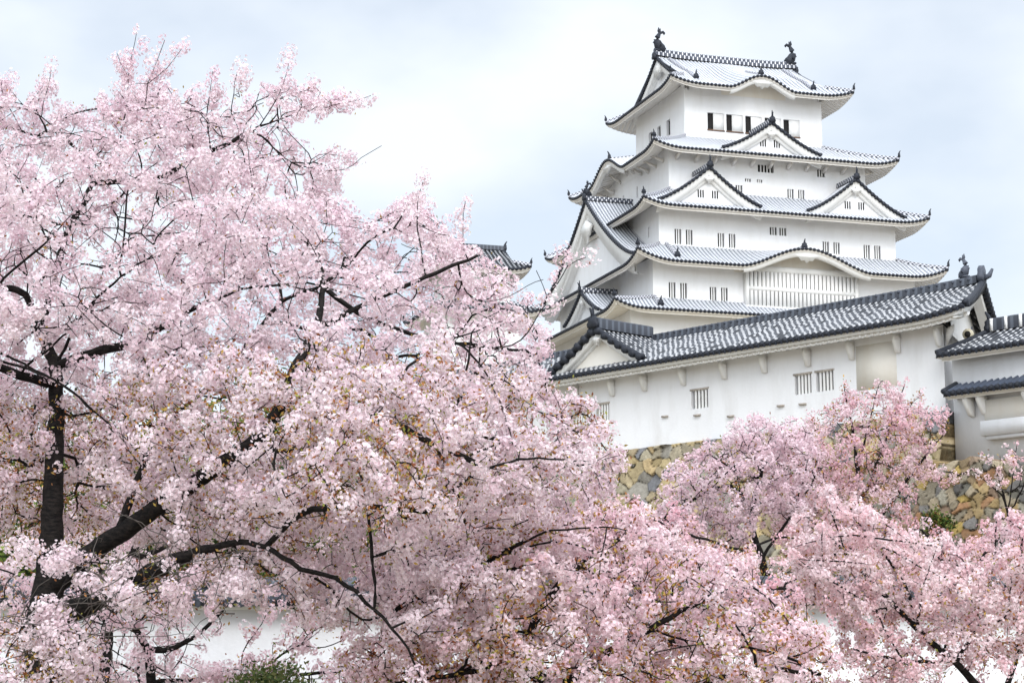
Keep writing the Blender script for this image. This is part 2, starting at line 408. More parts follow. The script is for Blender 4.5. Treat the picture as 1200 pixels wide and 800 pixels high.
def finial(mb, c, d, sc=1.0, horn=True):
    """demon tile: shield plate with shoulders and an upright horn; d = outward 2d direction"""
    d = np.array([d[0], d[1], 0.0]); d /= np.linalg.norm(d); a = np.array([-d[1], d[0], 0]); c = np.asarray(c, float)
    o = [(-.34, 0), (-.40, .22), (-.28, .36), (-.30, .52), (-.14, .64), (0, .72), (.14, .64), (.30, .52), (.28, .36), (.40, .22), (.34, 0)]
    mb.prism([c + a * (x * sc) + np.array([0, 0, z * sc]) - d * .12 * sc for x, z in o], d * .24 * sc)
    if horn:
        mb.tube([c + np.array([0, 0, .6 * sc]), c + d * .08 * sc + np.array([0, 0, .85 * sc]), c + d * .25 * sc + np.array([0, 0, 1.1 * sc])], [.13 * sc, .1 * sc, .05 * sc], 6)
def dolphin(mb, c, d, sc=1.0):
    """roof fish ornament, head down on the ridge, forked tail in the air; d = inward ridge direction"""
    d = np.array([d[0], d[1], 0.0]); a = np.array([-d[1], d[0], 0]); c = np.asarray(c, float); Z = np.array([0, 0, 1.0])
    pts = [(.42, .10, .22), (.20, .22, .34), (-.08, .50, .33), (-.22, .88, .27), (-.18, 1.22, .20), (-.02, 1.50, .13), (.06, 1.66, .09)]
    mb.tube([c + d * x * sc + Z * z * sc for x, z, r in pts], [r * sc * 1.2 for *_, r in pts], 10)
    def fin(o, w=.05): mb.prism([c + d * x * sc + Z * z * sc - a * w * sc for x, z in o], a * 2 * w * sc)
    fin([(.02, 1.48), (.34, 1.62), (.46, 1.48), (.56, 1.66), (.36, 1.86), (.10, 1.74)])
    fin([(.0, 1.50), (-.16, 1.80), (-.06, 2.14), (.04, 1.96), (.12, 2.06), (.14, 1.74), (.10, 1.55)])
    fin([(-.30, .55), (-.62, .72), (-.46, .86), (-.52, 1.0), (-.34, 1.02), (-.22, 1.0)])
    fin([(.30, .25), (.62, .34), (.58, .12), (.36, .02)])
    for q in (-1, 1): mb.prism([c + d * x * sc + Z * z * sc + a * q * .3 * sc for x, z in [(.05, .45), (-.12, .30), (-.05, .78)]], a * q * .22 * sc)
    mb.box(c + Z * .04 * sc, (.9 * sc, .55 * sc, .16 * sc), np.stack([d, a, Z], 1))

def wall_face(mb, place, x0, x1, z0, z1, rects, depth=.26):
    xs = sorted({x0, x1, *[r[0] for r in rects], *[r[1] for r in rects]}); zs = sorted({z0, z1, *[r[2] for r in rects], *[r[3] for r in rects]})
    for i in range(len(xs) - 1):
        for j in range(len(zs) - 1):
            cx, cz = (xs[i] + xs[i + 1]) / 2, (zs[j] + zs[j + 1]) / 2
            if any(r[0] < cx < r[1] and r[2] < cz < r[3] for r in rects): continue
            mb.add([place(xs[i], zs[j], 0), place(xs[i + 1], zs[j], 0), place(xs[i + 1], zs[j + 1], 0), place(xs[i], zs[j + 1], 0)], [(0, 1, 2, 3)])
    for r in rects:
        q = [(r[0], r[2]), (r[1], r[2]), (r[1], r[3]), (r[0], r[3])]
        for i in range(4):
            a, b = q[i], q[(i + 1) % 4]
            mb.add([place(*a, 0), place(*b, 0), place(*b, depth), place(*a, depth)], [(0, 1, 2, 3)])
def window(place, r, parent, bars=2, barw=.10, mat='trim', depth=.26, void='void'):
    mb = MB(); mb.add([place(r[0], r[2], depth), place(r[1], r[2], depth), place(r[1], r[3], depth), place(r[0], r[3], depth)], [(0, 1, 2, 3)])
    w = mb.build('window', M[void], parent)
    if bars:
        b = MB()
        for k in range(bars):
            x = r[0] + (r[1] - r[0]) * (k + 1) / (bars + 1)
            c = [place(x + i * barw / 2, z, dd) for z in (r[2], r[3]) for dd in (.05, .05 + barw) for i in (-1, 1)]
            b.add(c, [(0, 1, 5, 4), (2, 0, 4, 6), (1, 3, 7, 5), (3, 2, 6, 7)])
        b.build('bars', M[mat], w)
    return w
def pl_front(y): return lambda x, z, d: (x, y + d, z)
def pl_left(x): return lambda s, z, d: (x + d, -s, z)

def storey(root, hx, hy, z0, z1, fr=(), lr=(), mat='plaster'):
    mb = MB()
    wall_face(mb, pl_front(-hy), -hx, hx, z0, z1, list(fr)); wall_face(mb, pl_left(-hx), -hy, hy, z0, z1, list(lr))
    mb.add([(hx, -hy, z0), (hx, hy, z0), (hx, hy, z1), (hx, -hy, z1)], [(0, 1, 2, 3)])
    mb.add([(hx, hy, z0), (-hx, hy, z0), (-hx, hy, z1), (hx, hy, z1)], [(0, 1, 2, 3)])
    return mb.build('wall', M[mat], root)

def hip_roof(root, H, ov, sides=('front', 'right', 'back', 'left'), pitch=.40, nseg=7, soff='soffit', ridges=True, tile='keep_tile', thick=.46, fin=.9, struts=0, irimoya=None):
    """builds roof (tiles) with its eave tiles, soffit, hip ridges and corner finials"""
    rf = MB(); EE, SO = [], []
    for k in sides:
        ee = MB(); so = MB(); EE.append(ee); SO.append(so)
        Fn, dmax, e, run = H.side(k)
        dm = dmax
        if irimoya and k in ('front', 'back'):
            gx_, full = irimoya                          # slope runs on up to the ridge between the gables
            def dm(S_, dmax=dmax, e=e): return np.where(np.abs(S_) <= gx_, full, np.clip(e - np.abs(S_), 0, None))
        rows, p = tiled(rf, Fn, -e, e, pitch, lambda s: np.zeros_like(s), dm, nseg)
        eave_ends(ee, Fn, rows, p)
        o = ov if not isinstance(ov, dict) else ov[k]
        eave_under(so, Fn, -e + .02, e - .02, o, None, lambda s, dmax=dmax, o=o: np.minimum(dmax(s), o + .15), thick=thick, n=110)
        if struts:
            for s_ in np.arange(-e + 3.2, e - 3.1, struts):
                P = Fn(np.array([s_, s_]), np.array([o, o * .45])); A, N = SIDES[k]; A = np.array([*A, 0.]); N = np.array([*N, 0.])
                w0 = P[0] + [0, 0, -1.75]; e0 = P[1] + [0, 0, -thick - .08]; t0 = P[0] + [0, 0, -thick - .1]
                so.prism([w0 - A * .13, w0 - A * .13 + [0, 0, .35], e0 - A * .13 - N * .25, e0 - A * .13], A * .26)
    r = rf.build('roof', M[tile], root)
    for ee, so in zip(EE, SO):
        ee.build('eave_tiles', M['dark_tile'], r); so.build('soffit', M[soff], r)
    if True:
        for sx in (-1, 1):
            for sy in (-1, 1):
                Fn, dmax, e, run = H.side('front' if sy < 0 else 'back')
                sg = sx if sy < 0 else -sx
                i = H.ix
                lim = 1.0 if not irimoya else (e - irimoya[0]) / run
                t = np.linspace(0, lim, 12); ss = sg * (e - (e - i) * t) if not irimoya else sg * (e - run * t)
                P = Fn(ss, t * run - .05)
                hr = MB(); hr.sweep(P, .26, .24); hr.build('hip_ridge', M['hip_ridge'], r)
                if fin: fi = MB(); finial(fi, P[0] + [0, 0, .25], (sx, sy), fin * .62); fi.build('finial', M['dark_tile'], r)
    return r

def gable(root, T, hw, zb, zr, y0, y1, wall_in=.55, flare=1.45, board=.85, slots=2, fin=1.0, name='gable', pitch=.34, ornament=True, tile='keep_tile', ridge='keep_ridge', rw=.45, rh=.4, wallmat='plaster', ridge_fwd=0.0, dol=False, shift=None, overshoot=0.0):
    """cross gable. T(x,y,z)->building frame. x across, y inwards from the verge y0 to y1 under the main roof"""
    def Tm(P): 
        P = np.asarray(P, float); return T(P)
    def prof(t): return zb + (zr - zb) * (t ** flare * .75 + .25 * t)      # t: 0 at the foot, 1 at the ridge
    rf = MB(); vg = MB(); bd = MB()
    L_ = math.hypot(hw, zr - zb)
    for sg in (-1, 1):
        def Fn(S_, D, sg=sg):
            t = np.clip(D / L_, 0, 1); P = np.stack([sg * hw * (1 - t), S_, prof(t)], -1)
            if sg > 0: pass
            return Tm(P)
        s0, s1 = y0, y1
        tiled(rf, Fn, s0, s1, pitch, lambda s: np.zeros_like(s), lambda s: np.full_like(s, L_), 9, rib=.09)
        t = np.linspace(0, 1, 14)
        for yy in (y0, y0 + .34):
            path = np.stack([sg * hw * (1 - t), np.full_like(t, yy), prof(t) + .09], -1)
            if yy == y0:
                # round end tiles along the verge: short stubs that give the scalloped dark line
                vg.tube(Tm(path), .11, 6)
                n = int(L_ / .42)
                for k in range(n):
                    q = (k + .5) / n; c = np.array([sg * hw * (1 - q), yy, prof(q) + .03]); vg.tube(Tm([c + [0, -.12, 0], c + [0, .12, 0]]), .17, 7)
        up = np.stack([sg * hw * (1 - t), np.full_like(t, y0 + .12), prof(t) - .06], -1)
        dn = up.copy(); dn[:, 2] -= board * (.75 + .35 * (1 - t)); dn[:, 0] *= 1.0
        if board:
            b2 = dn.copy(); b2[:, 1] += .22
            u2 = up.copy(); u2[:, 1] += .02
            bd.grid(Tm(np.stack([up, dn, b2], 1)))
            in1 = up.copy(); in1[:, 1] += .22; in1[:, 2] -= board * .7; in2 = in1.copy(); in2[:, 2] -= board * .55; in3 = in2.copy(); in3[:, 1] = y0 + wall_in + .05
            bd.grid(Tm(np.stack([in1, in2, in3], 1)))
    r = rf.build(name, M[tile], root)
    vg.build('verge_tiles', M['dark_tile'], r)
    if board: bd.build('bargeboard', M['trim'], r)
    gw = MB()
    tt = np.linspace(0, 1, 16); xs = np.concatenate([-hw * (1 - tt), (hw * (1 - tt))[::-1][1:]]); ts = np.concatenate([tt, tt[::-1][1:]])
    top = np.stack([xs, np.full_like(xs, y0 + wall_in), prof(ts) - .12], -1); bot = top.copy(); bot[:, 2] = zb - .25
    gw.grid(Tm(np.stack([bot, top], 1))); gw.build('gable_wall', M[wallmat], r)
    if ornament:
        og = MB(); z = zr - board * 1.15 - .1; y = y0 + .02; w = .55 if hw < 7 else 1.9; z = z if hw < 7 else z - 1.1; w *= hw / 5 if hw < 5 else 1
        o = [(-.9, .10), (-.55, -.12), (-.5, -.34), (-.28, -.36), (-.16, -.62), (0, -.8), (.16, -.62), (.28, -.36), (.5, -.34), (.55, -.12), (.9, .10), (0, .5)]
        P = Tm([(a * w, y, z + b * w) for a, b in o]); Q = Tm([(0, y + .22, 0)])[0] - Tm([(0, y, 0)])[0]
        og.prism(P, Q); og.build('gable_pendant', M['trim'], r)
    if slots:
        for c in (-.42, .42) if slots == 2 else (0,):
            wz0, wz1 = zb + (zr - zb) * .10 + .28, zb + (zr - zb) * .10 + 1.0
            mb = MB()
            for q in (-.24, 0, .24):
                x = c * 1.7 + q; y = y0 + wall_in
                P = Tm([(x - .06, y - .03, wz0), (x + .06, y - .03, wz0), (x + .06, y - .03, wz1), (x - .06, y - .03, wz1)])
                mb.prism(P, Tm([(0, .06, 0)])[0] - Tm([(0, 0, 0)])[0])
            mb.build('window', M['void'], r)
    rd = MB(); rd.sweep(Tm([(0, y0 - .12 + ridge_fwd, zr + .02), (0, (y0 + y1) / 2, zr + .02), (0, y1, zr + .02)]), rw, rh); rd.build('ridge', M[ridge], r)
    if fin:
        fb = MB(); c = Tm([(0, y0 - .1, zr + .05)])[0]; d = Tm([(0, -1, 0)])[0] - Tm([(0, 0, 0)])[0]
        finial(fb, c, d[:2], fin)
        if dol: dolphin(fb, c + [0, 0, rh] - d * .35, -d[:2], dol)
        else: fb.tube([c + [0, 0, .6 * fin], c + [0, 0, 1.35 * fin]], [.1 * fin, .05 * fin], 6)
        fb.build('finial', M['dark_tile'], r)
    return r
def Tfront(cx): return lambda P: np.asarray(P, float) + np.array([cx, 0, 0])
def Tleft(cy):
    def f(P):
        P = np.asarray(P, float); Q = np.empty_like(P); Q[..., 0] = P[..., 1]; Q[..., 1] = cy - P[..., 0]; Q[..., 2] = P[..., 2]; return Q
    return f
def Tright(cy):
    def f(P):
        P = np.asarray(P, float); Q = np.empty_like(P); Q[..., 0] = -P[..., 1]; Q[..., 1] = cy + P[..., 0]; Q[..., 2] = P[..., 2]; return Q
    return f

# ------------------------------------------------------------------ the castle keep
ZK = 20.0
keep = empty('castle_keep', (KC[0], KC[1], ZK), KR)
tag(keep, 'huge white five-tiered castle keep with curved tiled roofs and gables', 'castle keep')
def z_(v): return v - ZK
def pair(x, z0, z1, w=.66, gap=1.12): return [(x, x + w, z_(z0), z_(z1)), (x + gap, x + gap + w, z_(z0), z_(z1))]
# top storey openings: dark gap plus a sliding white shutter
top_r = [(x, x + 1.72, z_(55.05), z_(56.72)) for x in (-4.86, -2.9, -.9, 1.15, 3.14)]
top_l = [(s, s + .95, z_(55.3), z_(56.9)) for s in (-2.95, -.65, 1.85)]
s4_f = [(-3.43, -2.73, z_(48.1), z_(48.9))] + pair(1.92, 47.55, 48.92) + [(-1.1, .55, z_(50.35), z_(51.1)), (5.1, 5.9, z_(50.35), z_(51.1)), (-2.45, -1.84, z_(49.3), z_(49.62)), (-1.22, -.66, z_(49.3), z_(49.62))]
s4_l = [(1.2, 1.6, z_(49.0), z_(50.2)), (-2.6, -2.2, z_(49.0), z_(50.2))]
s3_f = pair(-10.55, 42.3, 43.72) + pair(-6.26, 42.3, 43.62) + pair(-.97, 43.8, 44.55, .72, .98) + pair(4.44, 42.4, 43.52) + pair(8.71, 42.05, 43.48)
s3_l = [(8.9, 9.4, z_(43.3), z_(44.3))]
s2_f = pair(-11.72, 36.72, 38.4) + pair(-7.7, 36.6, 38.2) + pair(8.4, 36.6, 38.2)
s1_f = pair(-11.5, 30.5, 32.0) + pair(-6.5, 30.5, 32.0) + pair(4, 30.5, 32)
LV = [((7.25, 6.5), 53.0, 59.35, top_r, top_l), ((10.2, 9.6), 47.2, 52.1, s4_f, s4_l), ((12.1, 11.7), 41.5, 46.1, s3_f, s3_l), ((13.25, 13.0), 35.8, 40.7, s2_f, []), ((15.5, 13.1), 24.0, 36.2, s1_f, [])]
for (hx, hy), z0, z1, fr, lr in LV:
    storey(keep, hx, hy, z_(z0), z_(z1), fr, lr)
    for r in fr:
        if r in top_r:
            w = window(pl_front(-hy), r, keep, 0)
            mb = MB(); mb.box2((r[0] + .62, -hy + .06, r[2] + .02), (r[1] - .003, -hy + .14, r[3] - .02)); mb.build('shutter', M['trim'], w)
            mb = MB(); mb.box2((r[0] - .05, -hy - .06, r[2] - .14), (r[1] + .05, -hy + .2, r[2] - .004)); mb.build('sill', M['wood'], w)
        else: window(pl_front(-hy), r, keep, 2 if r[1] - r[0] < .9 else 4, .11)
    for r in lr: window(pl_left(-hx), r, keep, 0 if r in top_l else 1, .1)
# string course below the top openings and corner posts
# roofs
ov = 2.4
R6 = Hip(9.6, 8.9, z_(58.8), 0.7, 0.0, z_(63.9), up=.6, conc=.3, bumps={'front': [(0, 3.5, 1.35)], 'back': [(0, 3.5, 1.35)]}, upw=3.4)
R6.ix = R6.ex - R6.ey
r6 = hip_roof(keep, R6, 2.5, sides=('front', 'back'), nseg=12, irimoya=(7.5, 8.9))
# side skirts of the top roof under its gables
def skirt_sides(H, gx_, root, ovs, mat='soffit', nm='side_roof', which=('left', 'right'), tile='keep_tile'):
    for k in which:
        rf = MB(); ee = MB(); so = MB()
        Fn0, dmax0, e, run0 = Hip(H.ex, H.ey, H.ze, H.ex - H.ey, 0, H.zt, H.up, H.conc, None, H.upw).side(k)
        lim = H.ex - gx_
        rows, p = tiled(rf, Fn0, -e, e, .40, lambda s: np.zeros_like(s), lambda s: np.clip(e - np.abs(s), 0, lim), 6)
        eave_ends(ee, Fn0, rows, p)
        eave_under(so, Fn0, -e + .02, e - .02, ovs, None, lambda s: np.clip(e - np.abs(s), 0, ovs + .15), thick=.46, n=90)
        r = rf.build(nm, M[tile], root); ee.build('eave_tiles', M['dark_tile'], r); so.build('soffit', M[mat], r)
skirt_sides(R6, 6.9, keep, 2.45)
def f6(d): return z_(58.8) + 5.1 * curve_g(d / 8.9, .3)
def irimoya_end(H, xg, verge_x, zfoot_d, root, T, half, name='gable', fdepth=1.0, dolphin_sc=0, slots=0):
    """gable end of a hipped-gable roof: verge, bargeboard, wall and pendant; follows the main slope"""
    full = half; d = np.linspace(zfoot_d, full, 18)
    Fn = H.side('front')[0]
    zz = H.ze + (H.zt - H.ze) * curve_g(d / full, H.conc)
    vg = MB(); bd = MB(); gw = MB()
    for sg in (-1, 1):
        x = sg * (half - d)
        path = np.stack([x, np.full_like(d, verge_x), zz + .10], -1); vg.tube(T(path), .13, 6)
        n = int(np.hypot(full - zfoot_d, zz[-1] - zz[0]) / .42)
        for k in range(n):
            q = (k + .5) / n; dd = zfoot_d + q * (full - zfoot_d); zc = np.interp(dd, d, zz) + .04
            c = np.array([sg * (half - dd), verge_x, zc]); vg.tube(T(np.array([c + [0, -.12, 0], c + [0, .15, 0]])), .18, 7)
        up = np.stack([x, np.full_like(d, verge_x + .12), zz - .07], -1); dn = up.copy(); dn[:, 2] -= .8; b = dn.copy(); b[:, 1] += .3
        bd.grid(T(np.stack([up, dn, b], 1)))
        i1 = up.copy(); i1[:, 1] += .28; i1[:, 2] -= .5; i2 = i1.copy(); i2[:, 2] -= .45; i3 = i2.copy(); i3[:, 1] = xg + .03
        bd.grid(T(np.stack([i1, i2, i3], 1)))
    xs = np.concatenate([-(half - d), (half - d)[::-1][1:]]); z2 = np.concatenate([zz, zz[::-1][1:]]) - .14
    top = np.stack([xs, np.full_like(xs, xg), z2], -1); bot = top.copy(); bot[:, 2] = zz[0] - .9
    gw.grid(T(np.stack([bot, top], 1)))
    r = gw.build(name, M['plaster'], root)
    vg.build('verge_tiles', M['dark_tile'], r); bd.build('bargeboard', M['trim'], r)
    og = MB(); w = 1.0 if half < 10 else 1.5; z = zz[-1] - 1.15
    o = [(-1.15, .10), (-.8, -.25), (-.85, -.6), (-.5, -.5), (-.32, -.95), (-.16, -.7), (0, -1.15), (.16, -.7), (.32, -.95), (.5, -.5), (.85, -.6), (.8, -.25), (1.15, .10), (0, .75)]
    P = T(np.array([(a * w, verge_x + .03, z + b * w) for a, b in o])); Q = T(np.array([(0, .3, 0.)])) - T(np.array([(0, 0, 0.)]))
    og.prism(P, Q[0]); og.build('gable_pendant', M['trim'], r)
    return r
irimoya_end(R6, -6.85, -7.5, 2.0, keep, Tleft(0), 8.9)
irimoya_end(R6, -6.85, -7.5, 2.0, keep, Tright(0), 8.9)
mb = MB(); mb.sweep([(x, 0, z_(63.95) + .18 * (abs(x) / 7.5) ** 3) for x in np.linspace(-7.7, 7.7, 15)], .5, .62); mb.build('ridge', M['keep_ridge'], keep)
for sx in (-1, 1):
    mb = MB(); dolphin(mb, (sx * 7.15, 0, z_(64.62)), (-sx, 0), 1.15); mb.build('roof_fish', M['dark_tile'], keep)
    mb = MB(); finial(mb, (sx * 7.75, 0, z_(63.75)), (sx, 0), .95, False); mb.build('finial', M['dark_tile'], keep)
def slope_ridge(root, H, side, s, d0, d1, w=.3, h=.26, fin=.75):
    Fn = H.side(side)[0]; d = np.linspace(d0, d1, 8); P = Fn(np.full(8, float(s)), d)
    mb = MB(); mb.sweep(P, w, h); r = mb.build('descending_ridge', M['hip_ridge'], root)
    fb = MB(); finial(fb, P[0] + [0, 0, .1], SIDES[side][1], fin, True); fb.build('finial', M['dark_tile'], r)
for s in (-6.2, 6.2): slope_ridge(keep, R6, 'front', s, 1.9, 8.5)
slope_ridge(keep, R6, 'front', 0, .5, 4.0)

R4 = Hip(12.6, 12.0, z_(51.45), 7.25, 6.5, z_(54.15), up=.6, bumps={'left': [(-1.0, 4.9, 1.75)], 'right': [(0, 4.9, 1.75)]})
hip_roof(keep, R4, 2.4, struts=1.9)
slope_ridge(keep, R4, 'left', -1.0, .4, 3.0)
R3 = Hip(14.5, 14.1, z_(45.4), 10.2, 9.6, z_(48.0), up=.6)
hip_roof(keep, R3, 2.4)
R2 = Hip(15.6, 15.3, z_(39.95), 12.1, 11.7, z_(42.15), up=.95, upw=4.0, bumps={'front': [(1.15, 6.6, 1.95)]})
hip_roof(keep, R2, 2.35)
slope_ridge(keep, R2, 'front', 1.0, .4, 3.2); slope_ridge(keep, R2, 'front', -11.4, .9, 3.5); 
R1 = Hip(17.9, 15.4, z_(35.45), 13.25, 13.0, z_(36.9), up=.7)
hip_roof(keep, R1, 2.35, soff='cream_bounce')
slope_ridge(keep, R1, 'front', -13.2, .7, 2.3)

# tympanum walls behind the ogee arches
def arch_wall(H, side, c, hw, ovr, mat='plaster'):
    Fn = H.side(side)[0]; s = np.linspace(c - hw, c + hw, 25); P = Fn(s, np.full_like(s, ovr)); P[:, 2] -= .3
    A, N = SIDES[side]; P[:, 0] += N[0] * .03; P[:, 1] += N[1] * .03
    b = P.copy(); b[:, 2] = H.ze - .2
    mb = MB(); mb.grid(np.stack([b, P], 1)); r = mb.build('arch_wall', M[mat], keep)
    Q = Fn(np.linspace(c - hw, c + hw, 41), np.full(41, .16)); Q[:, 2] -= .1; Q2 = Q.copy(); Q2[:, 2] -= .62; Q3 = Q2.copy(); Q3[:, 0] -= N[0] * .4; Q3[:, 1] -= N[1] * .4
    mb = MB(); mb.grid(np.stack([Q, Q2, Q3], 1)); mb.build('arch_board', M['trim'], r)
    p0 = Fn(np.array([c]), np.array([.14]))[0]; A3 = np.array([*A, 0.]); N3 = np.array([*N, 0.])
    o = [(-1.3, .05), (-.8, -.12), (-.55, -.42), (-.25, -.38), (0, -.62), (.25, -.38), (.55, -.42), (.8, -.12), (1.3, .05), (0, .2)]
    mb = MB(); mb.prism([p0 + A3 * a + np.array([0, 0, b_ - .72]) for a, b_ in o], -N3 * .2); mb.build('arch_pendant', M['trim'], r)
arch_wall(R6, 'front', 0, 3.4, 2.4, 'cream_bounce'); arch_wall(R2, 'front', 1.15, 6.4, 2.3, 'cream_bounce'); arch_wall(R4, 'left', -1.0, 4.8, 2.4)
# dormer gables
gable(keep, Tfront(-.35), 5.15, z_(51.95), z_(54.75), -11.35, -6.4, fin=.85)
gable(keep, Tfront(-7.65), 5.2, z_(45.95), z_(49.35), -13.35, -9.5, fin=.85)
gable(keep, Tfront(7.3), 5.2, z_(45.95), z_(49.35), -13.35, -9.5, fin=.85)
gable(keep, Tleft(-3.6), 5.0, z_(36.4), z_(38.9), -16.9, -13.0, slots=0, fin=.8)
# the great west gable above the second roof
gable(keep, Tleft(0), 12.9, z_(40.9), z_(48.75), -15.1, -9.9, slots=0, fin=1.0, wall_in=1.0, board=1.5, flare=1.5, dol=.75)
# lattice bay on the second storey
mb = MB(); bx0, bx1, bz0, bz1, by = -4.15, 6.9, z_(36.45), z_(39.95), -13.55
mb.box2((bx0, by + .25, bz0), (bx1, -12.9, bz1)); lb = mb.build('lattice_bay', M['void'], keep)
mb = MB()
for a, b in (((bx0 - .2, by - .05, bz0 - .3), (bx1 + .2, -12.95, bz0 + .16)), ((bx0 - .2, by - .05, bz1 - .12), (bx1 + .2, -12.95, bz1 + .4)), ((bx0 - .2, by - .04, bz0), (bx0 + .14, -12.96, bz1)), ((bx1 - .14, by - .04, bz0), (bx1 + .2, -12.96, bz1)), ((bx0, by - .03, z_(38.05)), (bx1, by + .24, z_(38.4)))): mb.box2(a, b)
mb.build('frame', M['trim'], lb)
mb = MB(); n = 27
for k in range(1, n):
    x = bx0 + (bx1 - bx0) * k / n; mb.box2((x - .15, by, bz0 + .1), (x + .15, by + .2, bz1 - .1))
mb.build('bars', M['trim'], lb)
# stone base of the keep
mb = MB(); q0 = [(-15.5, -13.1), (15.5, -13.1), (15.5, 13.1), (-15.5, 13.1)]; V = []
for z, k in ((z_(24), 1.0), (z_(18), 1.12), (z_(8), 1.35)): V += [(x * k, y * k, z) for x, y in q0]
mb.add(V, [(4 * j + (i + 1) % 4, 4 * j + i, 4 * j + 4 + i, 4 * j + 4 + (i + 1) % 4) for j in (0, 1) for i in range(4)]); mb.build('stone_base', flat('base_stone', (.28, .26, .22), .9, .5, 1.5), keep)

# ------------------------------------------------------------------ the small keep to its left
sk_c = at(553, 336, 186.0); ZS = 20.0
sk = empty('corner_tower', (sk_c[0], sk_c[1], ZS), KR)
tag(sk, 'small white corner tower with grey roofs half hidden by blossom left of the keep', 'castle tower')
zs = 39.7 - ZS
win_l = [(-1.4, -.8, zs - 2.6, zs - 1.3), (.8, 1.4, zs - 2.6, zs - 1.3)]
storey(sk, 2.9, 2.7, zs - 3.5, zs + .5, win_l); storey(sk, 3.6, 3.5, zs - 14, zs - 3.4, [])
for r in win_l: window(pl_front(-2.7), r, sk, 2)
H1 = Hip(4.4, 4.2, zs, .2, 0, zs + 2.5, up=.4, conc=.3, upw=2)
hip_roof(sk, H1, 1.4, sides=('front', 'back'), irimoya=(3.1, 4.2), tile='bailey_tile', fin=.7)
skirt_sides(H1, 2.9, sk, 1.4, tile='bailey_tile'); irimoya_end(H1, -2.7, -3.1, 1.1, sk, Tleft(0), 4.2); irimoya_end(H1, -2.7, -3.1, 1.1, sk, Tright(0), 4.2)
mb = MB(); mb.sweep([(x, 0, zs + 2.55) for x in np.linspace(-3.2, 3.2, 7)], .4, .4); mb.build('ridge', M['bailey_ridge'], sk)
for q in (-1, 1):
    mb = MB(); finial(mb, (q * 3.2, 0, zs + 2.6), (q, 0), .8); mb.build('finial', M['dark_tile'], sk)
H2 = Hip(5.2, 5.0, zs - 4.1, 2.9, 2.7, zs - 2.9, up=.4, upw=2)
hip_roof(sk, H2, 1.5, tile='bailey_tile', fin=.7)

# ------------------------------------------------------------------ the long bailey building
by_ = empty('bailey_building', (BR[0], BR[1], 0), math.atan2(BX[1], BX[0]))
tag(by_, 'long low white plastered bailey building with dark tiled roof below the keep', 'castle building')
XL = -36.0; Z0, ZE, ZR = 11.5, 14.9, 16.6; YE, YR, YB = -1.1, 2.6, 6.3
KO = .487
def xend(y): return 1.77 - KO * (y + 1.1)
bw = [(-7.01, -6.18), (-5.95, -5.1), (-12.45, -11.53), (-19.42, -18.63), (-18.0, -17.18)]
rects = [(a, b, 12.93, 13.68) for a, b in bw]
mb = MB(); wall_face(mb, pl_front(0), XL, 0, Z0, 14.75, rects, .3)
xb = 0 - KO * 5.2
mb.add([(0, 0, Z0), (xb, 5.2, Z0), (xb, 5.2, 14.75), (0, 0, 14.75)], [(0, 1, 2, 3)]); mb.add([(xb, 5.2, Z0), (XL, 5.2, Z0), (XL, 5.2, 14.75), (xb, 5.2, 14.75)], [(0, 1, 2, 3)])
mb.add([(XL, 0, Z0), (XL, 5.2, Z0), (XL, 5.2, 14.75), (XL, 0, 14.75)], [(0, 1, 2, 3)])
mb.build('wall', M['bailey_plaster'], by_)
for r in rects:
    w = window(pl_front(0), r, by_, 4, .085, 'trim', .3)
    mb = MB(); mb.box2((r[0] - .05, -.035, r[3] + .002), (r[1] + .05, .1, r[3] + .07)); mb.build('lintel', M['timber_grey'], w)
def Bf(S_, D):
    t = D / (YR - YE); S_ = np.asarray(S_, float)
    z = ZE + (ZR - ZE) * curve_g(t, .18) + .22 * np.clip((S_ + 1.0) / 2.8, 0, 1) ** 2 * (1 - .3 * np.clip(t, 0, 1))
    return np.stack([S_ + 0 * D, YE + D, z + 0 * S_], -1)
def Bb(S_, D):
    P = Bf(S_, D); P[..., 1] = YB - D; return P
def bd_max(s): return np.clip((1.77 - s) / KO, 0, YR - YE)
def bb_min(s): return np.clip(s - xend(YB), 0, None) / KO
rf = MB(); ee = MB(); so = MB()
rows, p = tiled(rf, Bf, XL, 1.77, .29, lambda s: np.zeros_like(s), bd_max, 14, rib=.115)
eave_ends(ee, Bf, rows, p, r=.10, drop=.15)
eave_under(so, Bf, XL, 1.7, 1.1, None, lambda s: np.minimum(bd_max(s), 1.25), thick=.36, n=200, raft=.50, rw=.2, rh=.10)
xr = xend(YR)
tiled(rf, Bb, XL, xr, .29, lambda s: np.clip((s - xend(YB)) / KO, 0, 3.69), lambda s: np.full_like(s, 3.7), 8, rib=.085)
rb = rf.build('roof', M['bailey_tile'], by_); ee.build('eave_tiles', M['dark_tile'], rb); so.build('soffit', M['trim'], rb)
mb = MB()                                                     # scalloped plaster below the fascia
for k in range(int((1.6 - XL) / .29)):
    x = XL + .145 + k * .29
    if x > 1.5: break
    c = Bf(np.array(x), np.array(.2)); mb.tube([c + [0, -.03, -.36], c + [0, .10, -.36]], .075, 8)
mb.build('eave_scallops', M['trim'], rb)
mb = MB(); xs = np.linspace(XL, xr - .15, 30); mb.sweep([(x, YR, ZR - .02 + .08 * max(0, (x + 3) / 3) ** 2 * (x > -3)) for x in xs], .34, .28); rg = mb.build('ridge', M['bailey_ridge'], by_)
mb = MB()
for x in np.arange(XL + .2, xr - .2, .36): 
    mb.tube([(x, YR - .19, ZR + .23), (x, YR + .19, ZR + .23)], .065, 6)
mb.build('ridge_tiles', M['mid_tile'], rg)
